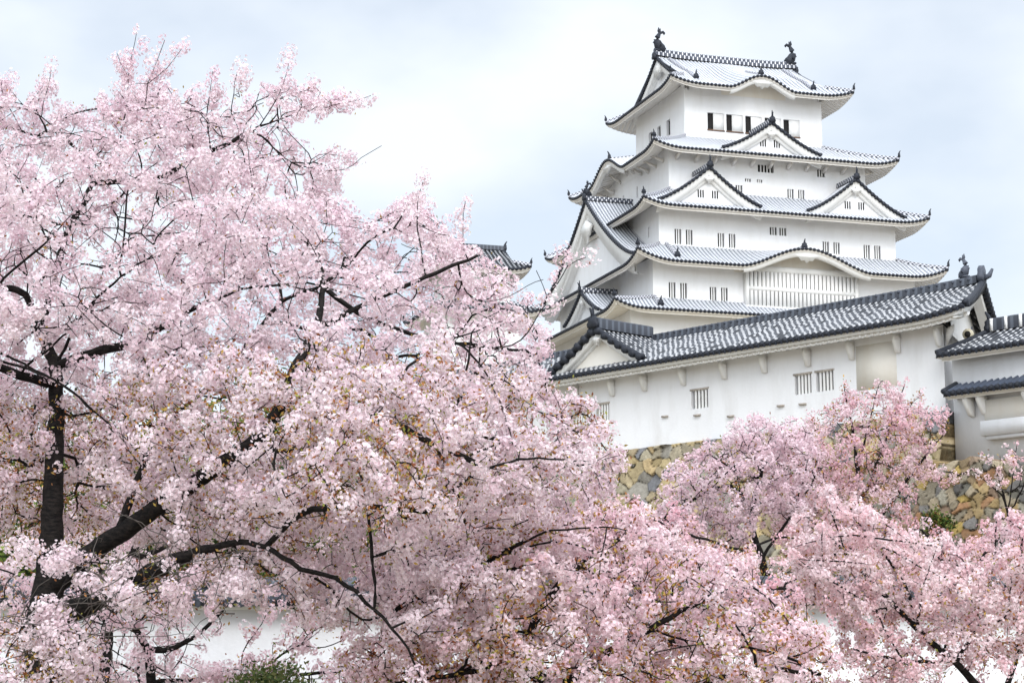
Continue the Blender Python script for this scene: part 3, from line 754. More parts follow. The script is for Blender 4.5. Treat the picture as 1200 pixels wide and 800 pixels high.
# oblique right gable end: verge tiles, board, wall
def vpt(y): 
    D = (y - YE) if y <= YR else (YB - y); return Bf(np.array(xend(y)), np.array(D)) * [1, 0, 1] + [0, y, 0]
ys = np.linspace(YE, YB, 25); path = np.array([vpt(y) for y in ys]); en = np.array([.9, KO * .9, 0])
mb = MB(); mb.tube(path + [0, 0, .08], .12, 7)
for k in range(30):
    c = vpt(YE + (YB - YE) * (k + .5) / 30); mb.tube([c - en * .12, c + en * .14], .115, 7)
gb = MB(); P = path - en * .1; P[:, 2] -= .1; Q = P.copy(); Q[:, 2] -= .34; Q2 = Q - en * .35
gb.grid(np.stack([P, Q, Q2], 1)); 
P2 = (path - en * .75)[(ys > .1) & (ys < 5.1)]; P2[:, 2] -= .2; B2 = P2.copy(); B2[:, 2] = 14.3; gb.grid(np.stack([B2, P2], 1))
gbo = gb.build('gable', M['trim'], by_); mb.build('verge_tiles', M['dark_tile'], gbo)
mb = MB(); finial(mb, (xr - .02, YR, ZR + .1), (1, .4), .85, False)
mb.tube([(xr - .0, YR, ZR + .2), (xr + .25, YR + .1, ZR + .3), (xr + .36, YR + .15, ZR + .55)], [.12, .1, .05], 6)
dolphin(mb, (xr - .8, YR, ZR + .38), (-1, 0), .42); mb.build('roof_ornament', M['mid_tile'], by_)
# brackets
for x in (0.0 - .12, -1.98, -4.13, -6.25, -8.45, -10.56, -12.8, -15.0, -16.9, -19.1, -21.2, -23.4, -25.6, -27.8):
    mb = MB(); mb.prism([(x - .09, .02, 13.95), (x - .09, .02, 14.62), (x - .09, -.34, 14.62), (x - .09, -.32, 14.4), (x - .09, -.16, 13.96)], (.18, 0, 0)); mb.build('bracket', M['trim'], by_)
mb = MB(); mb.prism([(.05, .1, 13.95), (.05, .1, 14.6), (.9, -.55, 14.6), (.9, -.55, 14.4)], (-.18, .25, 0)); mb.build('bracket', M['trim'], by_)
# repaired plaster and drain slots
mb = MB(); mb.box2((-4.0, -.004, 12.75), (-2.12, .05, 14.45)); mb.build('plaster_patch', M['cream_bounce'], by_)
for x, z in ((-13.9, 12.75), (-12.1, 12.62), (-10.3, 12.4), (-7.7, 12.55), (-6.6, 12.5)):
    mb = MB(); mb.box2((x - .16, -.10, z), (x + .16, .05, z + .07)); mb.build('drain_slot', M['timber_grey'], by_)
# left cross gable with its carved plaster pendant
gl = gable(by_, Tfront(-17.15), 2.85, 15.15, 16.75, -.85, 2.5, wall_in=.45, flare=1.25, board=.3, slots=0, fin=.75, pitch=.29, tile='bailey_tile', ridge='bailey_ridge', rw=.4, rh=.42, wallmat='cream_bounce')
# floodlight under the right eave
fl = empty('floodlight', tuple((BR[0] + BX[0] * .55 + BY[0] * .9, BR[1] + BX[1] * .55 + BY[1] * .9, 14.42)), math.atan2(BX[1], BX[0]))
tag(fl, 'round beige lamp mounted under the right eave of the bailey building', 'lamp')
mb = MB(); d = np.array([.25, -1, -.1]); d /= np.linalg.norm(d); c = np.array([0, 0, 0.])
mb.tube([c, c + d * .2, c + d * .3], [.10, .2, .2], 14); mb.build('housing', flat('beige_enamel', (.62, .56, .42), .4, .1), fl)
mb = MB(); mb.tube([c + d * .3, c + d * .305], [.12, .12], 14); mb.build('lens', M['void'], fl)
mb = MB(); mb.tube([c, c - d * .1 + [0, 0, .12], c + [0, .1, .3]], .03, 6); mb.build('mount', M['mid_tile'], fl)

# ------------------------------------------------------------------ right hand turret
tu = empty('gate_turret', (BR[0], BR[1], 0), math.atan2(BX[1], BX[0]))
tag(tu, 'white turret with a bracketed tiled hood at the right edge of the photo', 'castle building')
TY = -.9; tx0 = .35
def hitB(px, py, off):
    r = ray(px, py); o = np.array([0, 0, EYE]); n = BY; t = (BR @ n + off) / (r[:2] @ n); P = r * t
    return float((P[:2] - BR) @ BX), float(P[2] + EYE)
xt1 = 8.0; TYE, TYR, TYB = -.72, 1.4, 3.52
mb = MB(); mb.box2((.32, .04, 9.2), (xt1, 3.0, 13.72)); mb.build('wall', M['bailey_plaster'], tu)
def tx(y): return .20 + .40 * (y - TYE)
def Tf(S_, D):
    t = D / (TYR - TYE); z = 13.55 + .95 * curve_g(t, .15); return np.stack([S_ + 0 * D, TYE + D, z + 0 * S_], -1)
def Tb(S_, D):
    P = Tf(S_, D); P[..., 1] = TYB - D; return P
rf = MB(); ee = MB(); so = MB()
rows, p = tiled(rf, Tf, .20, xt1, .29, lambda s: np.zeros_like(s), lambda s: np.clip((s - .20) / .40, 0, TYR - TYE), 9, rib=.085)
eave_ends(ee, Tf, rows, p, r=.10, drop=.15)
tiled(rf, Tb, tx(TYR), xt1, .29, lambda s: np.zeros_like(s), lambda s: np.full_like(s, TYR - TYE), 6, rib=.085)
eave_under(so, Tf, .26, xt1, .78, None, lambda s: np.full_like(s, .78), thick=.26, n=80, raft=.5, rw=.2, rh=.08)
ys = np.linspace(TYE, TYR, 14); path = np.stack([tx(ys), ys, 13.55 + .95 * curve_g((ys - TYE) / (TYR - TYE), .15)], -1)
for k in range(12):
    c = path[0] + (path[-1] - path[0]) * (k + .5) / 12; so.tube([c + [-.12, .04, -.1], c + [.15, -.05, -.1]], .085, 6)
ee.tube(path + [0, 0, .07], .11, 6)
r = rf.build('roof', M['bailey_tile'], tu); ee.build('eave_tiles', M['dark_tile'], r); so.build('soffit', M['trim'], r)
mb = MB(); xs = np.linspace(tx(TYR) + .05, xt1, 12); mb.sweep([(x, TYR, 14.5) for x in xs], .36, .42); rg = mb.build('ridge', M['bailey_ridge'], tu)
mb = MB()
for x in np.arange(tx(TYR) + .2, xt1, .62): mb.box((x, TYR, 14.72), (.10, .46, .46))
mb.build('ridge_ties', M['trim'], rg)
mb = MB(); finial(mb, (tx(TYR), TYR, 14.5), (-1, 0), .7); mb.build('finial', M['dark_tile'], rg)
# tiled hood, bracketed box window below it
def Hf(S_, D): return np.stack([S_ + 0 * D, -.78 + D, 12.11 + .44 * D + 0 * S_], -1)
rf = MB(); ee = MB(); so = MB()
rows, p = tiled(rf, Hf, .5, xt1, .27, lambda s: np.zeros_like(s), lambda s: np.full_like(s, .83), 4, rib=.085)
eave_ends(ee, Hf, rows, p, r=.105, drop=.15); eave_under(so, Hf, .5, xt1, .8, None, lambda s: np.full_like(s, .8), thick=.24, n=90, raft=.54, rw=.2, rh=.07)
so.box2((.46, -.7, 11.97), (.52, .03, 12.15)); ee.tube([Hf(np.array(.46), np.array(d)) + [0, 0, .06] for d in (0, .4, .83)], .1, 6)
hd = rf.build('window_hood', flat('glossy_dark_tile', (.065, .08, .115), .4, .5, 7, .5), tu); ee.build('eave_tiles', M['dark_tile'], hd); so.build('soffit', M['trim'], hd)
for x in (1.15, 1.72, 3.6, 5.5):
    mb = MB(); mb.prism([(x - .09, .05, 11.25), (x - .09, .05, 11.95), (x - .09, -.5, 11.95), (x - .09, -.5, 11.80), (x - .09, -.18, 11.32)], (.18, 0, 0)); mb.build('bracket', M['trim'], tu)
mb = MB(); mb.box2((1.75, -.16, 11.03), (xt1 - .1, .06, 11.78)); bp = mb.build('box_window', M['cream_bounce'], tu)
mb = MB(); mb.box2((1.68, -.34, 10.5), (xt1 - .05, .06, 11.03)); mb.box2((1.85, -.27, 10.36), (xt1 - .1, .06, 10.497)); mb.build('sill', M['bailey_plaster'], bp)

# ------------------------------------------------------------------ stone walls
def stone_wall(name, label, L0, L1, z0, z1, y_of, palette, cell, seed, frame, ret=None, relief=.13, res=.05, top_of=None):
    rng = np.random.default_rng(seed)
    nu, nv = int((L1 - L0) / res), int((z1 - z0) / res)
    u, v = np.meshgrid(np.linspace(L0, L1, nu), np.linspace(z0, z1, nv), indexing='ij')
    if top_of is not None: 
        k = (v - z0) / (z1 - z0); v = z0 + k * (top_of(u) - z0)
    cu, cv = np.arange(L0 - cell, L1 + cell, cell), np.arange(z0 - cell, z1 + cell, cell * .78)
    C = np.stack(np.meshgrid(cu, cv, indexing='ij'), -1); C[:, 1::2, 0] += cell / 2
    C = (C + rng.uniform(-.36, .36, C.shape) * cell).reshape(-1, 2)
    C = C[rng.random(len(C)) > .12]
    sz = rng.uniform(.75, 1.3, len(C))
    p = np.stack([u.ravel(), v.ravel()], -1).astype(np.float32); F1 = np.empty(len(p)); F2 = F1.copy(); I = np.empty(len(p), int)
    p = p + .05 * np.stack([np.sin(p[:, 1] * 7 + p[:, 0] * 3), np.sin(p[:, 0] * 6.1 + 1)], -1)
    for i in range(0, len(p), 4000):
        d = np.hypot(p[i:i + 4000, None, 0] - C[None, :, 0], (p[i:i + 4000, None, 1] - C[None, :, 1]) * 1.15) / sz[None]
        o = np.argpartition(d, 1, axis=1)[:, :2]; a = np.take_along_axis(d, o, 1); k = a.argsort(1); a = np.take_along_axis(a, k, 1); o = np.take_along_axis(o, k, 1)
        F1[i:i + 4000], F2[i:i + 4000], I[i:i + 4000] = a[:, 0], a[:, 1], o[:, 0]
    e = np.clip((F2 - F1) / (cell * .12), 0, 1); hgt = relief * (1 - (1 - e) ** 3) + rng.uniform(-.4, .4, len(C))[I] * relief * (e > .15)
    hgt = hgt + (p[:, 0] - C[I, 0]) * rng.uniform(-.24, .24, len(C))[I] + (p[:, 1] - C[I, 1]) * rng.uniform(-.24, .24, len(C))[I]
    pal = np.array(palette) * 1.02; base = pal[rng.integers(0, len(pal), len(C))] * rng.uniform(.72, 1.3, (len(C), 1))
    col = base[I] * np.where(e < .3, .13, 1)[:, None]              # joints much darker than their stones
    uu, vv = u.ravel(), v.ravel(); y = y_of(uu, vv) - hgt
    P = np.stack([uu, y, vv], -1)
    W_ = np.stack([frame[0] + BX[0] * P[:, 0] + BY[0] * P[:, 1], frame[1] + BX[1] * P[:, 0] + BY[1] * P[:, 1], P[:, 2]], -1)
    idx = np.arange(nu * nv).reshape(nu, nv); q = np.stack([idx[:-1, :-1], idx[1:, :-1], idx[1:, 1:], idx[:-1, 1:]], -1).reshape(-1, 4)
    nb = len(W_)
    # top, back and ends so that the wall is solid
    def ring(a): return a
    back = np.array([2.2 * BY[0], 2.2 * BY[1], 0])
    tl, bl_ = idx[:, -1], idx[:, 0]
    V = [W_]; Fc = [q]; C_ = [col]
    for line in (idx[:, -1], idx[0, :], idx[-1, :]):
        b = W_[line].copy() + back; n0 = sum(len(k) for k in V); V.append(b); C_.append(col[line])
        m = len(line); Fc.append(np.stack([line[:-1], line[1:], np.arange(n0 + 1, n0 + m), np.arange(n0, n0 + m - 1)], -1))
    o = raw_mesh(name, np.concatenate(V), np.concatenate(Fc), M['stone'], None, np.concatenate(C_), smooth=False)
    return tag(o, label, 'stone wall', kind='thing')
tan = [(.46, .37, .21), (.42, .34, .20), (.50, .41, .26), (.38, .31, .20), (.45, .39, .28), (.20, .20, .21), (.42, .32, .18), (.48, .38, .21), (.38, .34, .25), (.30, .28, .24)]
rough = [(.22, .19, .14), (.27, .20, .12), (.33, .24, .12), (.19, .18, .15), (.24, .17, .12), (.17, .16, .15), (.36, .30, .21), (.26, .24, .19), (.30, .17, .09), (.40, .29, .10)]
stone_wall('stone_wall', 'high tan stone base wall carrying the long white bailey building', XL, .22, 6.5, 11.56, lambda u, v: -.22 - (11.56 - v) * .24, tan, .56, 5, BR, relief=.15)
stone_wall('stone_wall', 'low rough grey brown stone retaining wall below the turret at right', -4.2, 9.5, 5.0, 9.75, lambda u, v: -2.05 - (9.8 - v) * .2 + .1 * np.sin(u * 1.3), rough, .42, 9, BR, relief=.17, top_of=lambda u: 9.72 - .06 * (u + 2) + .09 * np.sin(u * 3.1) + .05 * np.sin(u * 7.7))

# ------------------------------------------------------------------ low plastered wall behind the front trees
lw = empty('boundary_wall', (2.5, 39.0, 0), math.radians(-2)); tag(lw, 'low white plastered wall with a dark tiled cap behind the front cherry trees', 'wall', kind='thing')
zt = 3.3
mb = MB(); mb.box2((-17, -.22, -.4), (17, .22, zt)); mb.build('wall', M['bailey_plaster'], lw)
def Wf(sg): return lambda S_, D: np.stack([sg * S_ + 0 * D, sg * (-.62 + D), zt + .02 + .5 * D + 0 * S_], -1)
rf = MB(); ee = MB()
for sg in (1, -1):
    rows, p = tiled(rf, Wf(sg), -17, 17, .27, lambda s: np.zeros_like(s), lambda s: np.full_like(s, .6), 3, rib=.07); eave_ends(ee, Wf(sg), rows, p, .085, .12)
r = rf.build('wall_cap', M['dark_tile'], lw); ee.build('eave_tiles', M['dark_tile'], r)
mb = MB(); mb.sweep([(-17, 0, zt + .3), (0, 0, zt + .3), (17, 0, zt + .3)], .26, .16); mb.build('ridge', M['bailey_ridge'], r)
mb = MB(); mb.box2((-17, -.42, zt - .14), (17, .42, zt - .002)); mb.build('eave_board', M['trim'], r)

# ------------------------------------------------------------------ cherry trees
def inside(px, py, poly):
    c = np.zeros(len(px), bool); n = len(poly)
    for i in range(n):
        x1, y1 = poly[i]; x2, y2 = poly[(i + 1) % n]
        k = ((y1 > py) != (y2 > py)); c ^= k & (px < (x2 - x1) * (py - y1) / (y2 - y1 + 1e-12) + x1)
    return c
def edge_dist(px, py, poly):
    d = np.full(len(px), 1e9); n = len(poly)
    for i in range(n):
        a = np.array(poly[i], float); b = np.array(poly[(i + 1) % n], float); ab = b - a
        t = np.clip(((px - a[0]) * ab[0] + (py - a[1]) * ab[1]) / (ab @ ab + 1e-9), 0, 1)
        d = np.minimum(d, np.hypot(px - a[0] - t * ab[0], py - a[1] - t * ab[1]))
    return d
def at_n(px, py, Y):
    a = (px - 600) / F_PX; b = (400 - py) / F_PX; cp, sp = math.cos(PITCH), math.sin(PITCH)
    d = np.stack([a, cp - b * sp, sp + b * cp], -1); return d * (Y / d[:, 1])[:, None] + np.array([0, 0, EYE])
def vnoise(P, sc, off): return np.array([mnoise.noise(Vector((p[0] * sc + off, p[1] * sc, p[2] * sc))) for p in P])

def cloud(rng, poly, n, Yc, thick, gap=.0, gap_sc=.9, edge_px=70):
    """points through a crown's volume"""
    poly = np.array(poly, float); lo, hi = poly.min(0), poly.max(0)
    k = n * 6; px = rng.uniform(lo[0], hi[0], k); py = rng.uniform(lo[1], hi[1], k)
    m = inside(px, py, poly); px, py = px[m], py[m]
    t = np.sqrt(np.clip(edge_dist(px, py, poly) / edge_px, .08, 1))
    yc = Yc(px, py) if callable(Yc) else np.full(len(px), float(Yc))
    q = rng.uniform(-1, 1, len(px)); Y_ = yc + thick * t * q
    P = at_n(px, py, Y_)
    if gap > -1:
        nv = vnoise(P, gap_sc, rng.uniform(0, 50)); P = P[nv > gap - .28]
    return P[:n]

def grow(rng, limbs, pts, step, wiggle=.06, bf=.35):
    """limbs: list of (k,4) arrays x,y,z,r, the first starts at the ground. Joins every point to the nearest wood."""
    nodes, par, rad, plen = [], [], [], []
    for li, lm in enumerate(limbs):
        lm = np.asarray(lm, float)
        seg = np.linalg.norm(np.diff(lm[:, :3], axis=0), axis=1); L_ = np.concatenate([[0], np.cumsum(seg)])
        m = max(2, int(L_[-1] / (step * .8))); t = np.linspace(0, L_[-1], m + 1)
        q = np.stack([np.interp(t, L_, lm[:, j]) for j in range(4)], 1)
        if m > 4:                                   # round the corners
            for _ in range(3): q[1:-1, :3] = .25 * q[:-2, :3] + .5 * q[1:-1, :3] + .25 * q[2:, :3]
        q[1:, :3] += rng.normal(0, wiggle * .14, q[1:, :3].shape)
        if li == 0: pr = -1; pl = 0; start = 0
        else:
            A = np.array(nodes); j = int(np.argmin(np.linalg.norm(A - q[0, :3], axis=1))); pr = j; pl = plen[j]; start = 0
            q[0, :3] = A[j]; start = 1
        for i in range(start, len(q)):
            d = 0 if pr < 0 else np.linalg.norm(q[i, :3] - np.array(nodes[pr]))
            nodes.append(q[i, :3]); par.append(pr); rad.append(q[i, 3]); pl = pl + d; plen.append(pl); pr = len(nodes) - 1
    n0 = len(nodes); cap = n0 + len(pts) * 14
    N = np.zeros((cap, 3)); N[:n0] = np.array(nodes); PL = np.zeros(cap); PL[:n0] = plen; n = n0
    dist0 = np.array([np.min(np.linalg.norm(N[:n0] - p, axis=1)) for p in pts]); order = np.argsort(dist0)
    for o in order:
        p = pts[o]; d = np.linalg.norm(N[:n] - p, axis=1); c = d + bf * PL[:n] * .25
        j = int(np.argmin(c)); dd = d[j]; m = max(1, min(12, int(math.ceil(dd / step))))
        a = N[j]; gp = N[par[j]] if par[j] >= 0 else a - [0, 0, .1]
        t0 = (a - gp); t0 = t0 / (np.linalg.norm(t0) + 1e-9); prev = j
        for i in range(1, m + 1):
            t = i / m; q = a + (p - a) * t + t0 * dd * .28 * t * (1 - t) * 2 + np.array([0, 0, dd * .12 * t * (1 - t)])
            if i < m: q = q + rng.normal(0, wiggle * min(1, dd) * .28, 3)
            N[n] = q; par.append(prev); PL[n] = PL[prev] + dd / m; rad.append(0); prev = n; n += 1
            if n >= cap - 1: break
        if n >= cap - 14: break
    N = N[:n]; pa = np.array(par); k = np.bincount(pa[pa >= 0], minlength=n)
    for _ in range(4):                              # let the twigs run smoothly
        cs = np.zeros((n, 3)); np.add.at(cs, pa[1:][pa[1:] >= 0], N[1:][pa[1:] >= 0])
        m = (np.arange(n) >= n0) & (k > 0)
        N[m] = .5 * N[m] + .25 * N[pa[m]] + .25 * cs[m] / k[m][:, None]
    return N, pa, np.array(rad), n0
def wood(N, par, rad, n0, tip_r, power=.37):
    n = len(N); tips = np.zeros(n); kids = np.bincount(par[par >= 0], minlength=n)
    tips[kids == 0] = 1
    for i in range(n - 1, 0, -1):
        if par[i] >= 0: tips[par[i]] += tips[i]
    r = tip_r * np.maximum(tips, 1) ** power; r = np.where(rad > 0, np.maximum(rad, np.minimum(r, rad * 1.3)), np.minimum(r, .05))
    for i in range(1, n):
        if par[i] >= 0: r[i] = min(r[i], r[par[i]] * (1.0 if i >= n0 else 1.12))
    return r, tips
def wood_mesh(name, N, par, r, parent, rmin, rmax):
    """tubes along chains, keeping nodes whose radius is in range"""
    n = len(N); best = np.full(n, -1); bw = np.zeros(n)
    for i in range(1, n):
        p = par[i]
        if p >= 0 and r[i] > bw[p]: bw[p] = r[i]; best[p] = i
    mb_V, mb_F = [], []; cnt = 0
    heads = [0] + [i for i in range(1, n) if par[i] >= 0 and best[par[i]] != i]
    for h in heads:
        ch = [par[h]] if par[h] >= 0 else []; i = h
        while i >= 0: ch.append(i); i = best[i]
        keep_ = [k for j, k in enumerate(ch) if rmin <= r[ch[min(j + 1, len(ch) - 1)] if j == 0 and len(ch) > 1 else k] < rmax]
        if len(keep_) < 2:
            if len(keep_) == 1: 
                j = ch.index(keep_[0]); keep_ = ch[max(0, j - 1):j + 1]
            if len(keep_) < 2: continue
        j0 = ch.index(keep_[0]); 
        if j0 > 0: keep_ = [ch[j0 - 1]] + keep_
        P = N[keep_]; rr = r[keep_].copy()
        if par[h] >= 0 and keep_[0] == par[h]: rr[0] = min(rr[0], rr[1] * 1.25)
        m = len(P); sd = 9 if rr.max() > .09 else 6 if rr.max() > .03 else 4 if rr.max() > .009 else 3
        T = np.gradient(P, axis=0); T /= np.linalg.norm(T, axis=1, keepdims=True) + 1e-9
        ref = np.array([0, 0, 1.]) if abs(T[0, 2]) < .9 else np.array([1., 0, 0])
        A = np.cross(T, ref); A /= np.linalg.norm(A, axis=1, keepdims=True) + 1e-9; B = np.cross(T, A)
        th = np.arange(sd) * 2 * math.pi / sd
        V = P[:, None] + rr[:, None, None] * (np.cos(th)[None, :, None] * A[:, None] + np.sin(th)[None, :, None] * B[:, None])
        k = np.arange(sd); k2 = (k + 1) % sd; row = np.arange(m - 1)[:, None] * sd
        mb_F.append(np.stack([row + k, row + k2, row + sd + k2, row + sd + k], -1).reshape(-1, 4) + cnt); mb_V.append(V.reshape(-1, 3)); cnt += m * sd
    return raw_mesh(name, np.concatenate(mb_V), np.concatenate(mb_F), M['bark'], parent, None, True)

def flowers(rng, C, Nn, size, tint):
    """five loose petals per flower"""
    n = len(C); r = size * rng.uniform(.8, 1.15, n)
    t = rng.normal(size=(n, 3)); A = np.cross(Nn, t); A /= np.linalg.norm(A, axis=1, keepdims=True) + 1e-9; B = np.cross(Nn, A)
    V = np.empty((n, 11, 3), np.float32); V[:, 0] = C - Nn * (r * .12)[:, None]
    col = np.empty((n, 11, 3), np.float32); col[:, 0] = tint * np.array([.88, .66, .715])
    cup = rng.uniform(.05, .5, n)
    for k in range(5):
        for j, da in enumerate((-.52, .52)):
            th = k * 2 * math.pi / 5 + da
            V[:, 1 + 2 * k + j] = C + r[:, None] * (math.cos(th) * A + math.sin(th) * B + cup[:, None] * Nn * (1.0 if j else .8))
            col[:, 1 + 2 * k + j] = tint
    F = np.array([(0, 1 + 2 * k, 2 + 2 * k) for k in range(5)])
    return V.reshape(-1, 3), (F[None] + (np.arange(n) * 11)[:, None, None]).reshape(-1, 3), col.reshape(-1, 3)
def leaves_mesh(rng, C, size, pal):
    n = len(C); D = rng.normal(size=(n, 3)); D /= np.linalg.norm(D, axis=1, keepdims=True); t = rng.normal(size=(n, 3)); A = np.cross(D, t); A /= np.linalg.norm(A, axis=1, keepdims=True)
    s = size * rng.uniform(.7, 1.3, n)[:, None]
    V = np.stack([C, C + D * s * .5 + A * s * .24, C + D * s, C + D * s * .5 - A * s * .24], 1)
    pal = np.array(pal); c = pal[rng.integers(0, len(pal), n)] * rng.uniform(.7, 1.3, (n, 1))
    return V.reshape(-1, 3), np.arange(4 * n).reshape(-1, 4), np.repeat(c, 4, axis=0)

WHITE_PINK = [(.91, .835, .865), (.93, .875, .895), (.90, .80, .845), (.94, .90, .91)]
MID_PINK = [(.92, .81, .83), (.93, .86, .865), (.90, .755, .785), (.95, .90, .90)]
DUSKY = [(.85, .72, .735), (.83, .66, .68), (.87, .78, .79), (.89, .83, .835)]
DEEP_PINK = [(.92, .81, .81), (.90, .73, .735), (.93, .87, .865), (.95, .91, .90)]
LILAC = [(.89, .79, .825), (.90, .84, .865), (.87, .74, .785)]
BRONZE = [(.30, .12, .05), (.42, .20, .08), (.30, .22, .06), (.46, .30, .09), (.24, .09, .05), (.26, .26, .07)]
GREENS = [(.16, .22, .05), (.22, .26, .07), (.12, .17, .04), (.26, .15, .06)]

def twig_tangle(root, seed, centres, n, mat):
    rng = np.random.default_rng(seed); off = np.array(root.location); mb = MB()
    for i in range(n):
        x, y, Y, sp = centres[rng.integers(0, len(centres))]
        a = at(x + rng.normal(0, sp), y + rng.normal(0, sp * .5), Y + rng.normal(0, .3)); d = rng.normal(size=3) * [.55, .35, .22]
        t = np.linspace(0, 1, 9)[:, None]; up = np.array([0, 0, 1.]) * rng.uniform(-.05, .22)
        P = a + d * t + up * (4 * t * (1 - t)) + rng.normal(0, .008, (9, 3)); mb.tube(P - off, np.linspace(.0065, .0025, 9), 4)
    mb.build('bare_twigs', mat, root)

def cherry(label, seed, limbs, clouds, tip_r, step, pom_r, n_fl, fl_size, pal, pom_per=1.0, leaf=.0, leaf_pal=BRONZE, leaf_size=.05, group='flowering cherry trees', wiggle=.07, thick_r=.022, cover=.10, red=.0, bare=.08, elong=1.0, along=.4, leaf_low=None, balls=None, extra=0, extra_r=.017, lift=.12, limb_bloom=False, extra_min=0, shoots=()):
    rng = np.random.default_rng(seed)
    lims = []
    for li, l in enumerate(limbs):
        q = np.array([[*at(x, y, Y), r] for x, y, Y, r in l]); lims.append(q)
    for k in range(extra):
        poly, _, Yc, th = clouds[0][:4]; q = np.array(poly, float)
        for _ in range(40):
            px, py = rng.uniform(q[:, 0].min(), q[:, 0].max(), 1), rng.uniform(q[:, 1].min(), q[:, 1].max(), 1)
            if inside(px, py, poly)[0] and py[0] > extra_min: break
        yc = (Yc(px, py) if callable(Yc) else np.array([float(Yc)])) - th * rng.uniform(.3, 1.0)
        P = at_n(px, py, yc)[0]; i = rng.integers(0, len(limbs)); A =  lims[i][rng.integers(max(1, len(lims[i]) // 2), len(lims[i])), :3]
        d = np.linalg.norm(P - A)
        if d < .9 * extra_r / .017 or d > 2.3 * extra_r / .017: continue
        if A[2] > P[2] + d * .6: continue
        t = np.linspace(0, 1, 6)[:, None]; C_ = A + (P - A) * t + np.array([0, 0, d * lift]) * 4 * t * (1 - t) + rng.normal(0, d * .02, (6, 3)) * (t > 0)
        lims.append(np.concatenate([C_, np.linspace(extra_r, extra_r * .3, 6)[:, None]], 1))
    for l in shoots: lims.append(np.array([[*at(x, y, Y), r] for x, y, Y, r in l]))
    g0 = lims[0][0, :3].copy(); g0[2] = float(ground_z(g0[0], g0[1])) - .1
    r0 = lims[0][0, 3]
    lims[0] = np.concatenate([[[g0[0], g0[1], g0[2], r0 * 1.6], [g0[0], g0[1], g0[2] + .25 * (lims[0][0, 2] - g0[2]), r0 * 1.15]], lims[0]]) if lims[0][0, 2] > g0[2] + .3 else np.concatenate([[[*g0, r0 * 1.4]], lims[0][1:]])
    root = empty('cherry_tree', (g0[0], g0[1], g0[2] + .1)); tag(root, label, 'cherry tree', group)
    pts = np.concatenate([cloud(rng, *c[:1], c[1], *c[2:]) for c in clouds])
    N, par, rad, n0 = grow(rng, lims, pts, step, wiggle)
    r, tips = wood(N, par, rad, n0, tip_r)
    off = np.array(root.location)
    wood_mesh('trunk', N - off, par, r, root, thick_r, 9); wood_mesh('branches', N - off, par, r, root, 0, thick_r)
    # blossom clusters hang round the outer twigs
    cand = np.where(((np.arange(len(N)) >= n0) & (r < tip_r * 4.2)) | ((np.arange(len(N)) < n0) & (r < tip_r * (2.2 if extra and not limb_bloom else 4.5))))[0]
    kids = np.bincount(par[par >= 0], minlength=len(N))
    w = np.where((kids[cand] == 0) | ((cand < n0) & (r[cand] < .0066)), 1.0, along) * pom_per
    barez = vnoise(N[cand], .8, seed * 3.1); w = w * np.where(barez < -.34, bare, 1)
    cnt = np.floor(w + rng.random(len(cand))).astype(int)
    ci = np.repeat(cand, cnt); m = len(ci)
    pc = N[ci] + rng.normal(0, pom_r * .4, (m, 3)); pr = pom_r * np.clip(rng.lognormal(-.05, .28, m), .5, 1.6)
    pal = np.array(pal); pt = pal[rng.integers(0, len(pal), m)]
    if balls:                                       # full round clusters of wide open flowers
        q = (rng.random(m) < balls[0]) & (pc[:, 1] < balls[1]); pr[q] = pom_r * rng.uniform(1.35, 1.8, q.sum()); pt[q] = pt[q] * .3 + np.array([.95, .91, .925]) * .7
    big = vnoise(pc, .55, seed * 1.7 + 9)
    pt = pt * (1 + .05 * big[:, None]); pt[:, 1] -= red * .12 * np.clip(.5 - big, 0, 1); pt[:, 2] -= red * .07 * np.clip(.5 - big, 0, 1)
    k = np.maximum(3, (n_fl * (pr / pom_r) ** 2 * rng.uniform(.7, 1.25, m)).astype(int))
    fi = np.repeat(np.arange(m), k); D = rng.normal(size=(len(fi), 3)); D /= np.linalg.norm(D, axis=1, keepdims=True)
    tw = N[ci] - N[np.maximum(par[ci], 0)]; tw /= np.linalg.norm(tw, axis=1, keepdims=True) + 1e-9
    al = rng.uniform(-1, 1, len(fi)) * elong
    fc = pc[fi] + D * (pr[fi] * rng.uniform(.72, 1.02, len(fi)))[:, None] + tw[fi] * (al * pr[fi] * .7)[:, None]
    Nn = D + rng.normal(0, .35, D.shape); Nn /= np.linalg.norm(Nn, axis=1, keepdims=True)
    V, F, C = flowers(rng, fc - off, Nn, fl_size, np.clip(pt[fi] * np.array([.93, .90, .905]) * rng.uniform(.90, 1.06, (len(fi), 1)), 0, .96))
    raw_mesh('blossom', V, F, M['petal'], root, C)
    if leaf > 0:
        lc = np.where((np.arange(len(N)) >= n0) & (r < tip_r * 4))[0]
        wl = leaf * np.where(vnoise(N[lc], .6, seed + 31.0) > -.02, 1.6, .35); wl = wl if leaf_low is None else wl * np.where(N[lc][:, 2] < leaf_low[0], leaf_low[1], .2); cnt = rng.poisson(wl); li = np.repeat(lc, cnt)
        lcx = N[li] + rng.normal(0, pom_r * 1.05, (len(li), 3)); V, F, C = leaves_mesh(rng, lcx - off, leaf_size, leaf_pal)
        raw_mesh('leaves', V, F, M['leaf'], root, C)
    print('tree', label[:40], 'nodes', len(N), 'poms', m, 'flowers', len(fi))
    return root

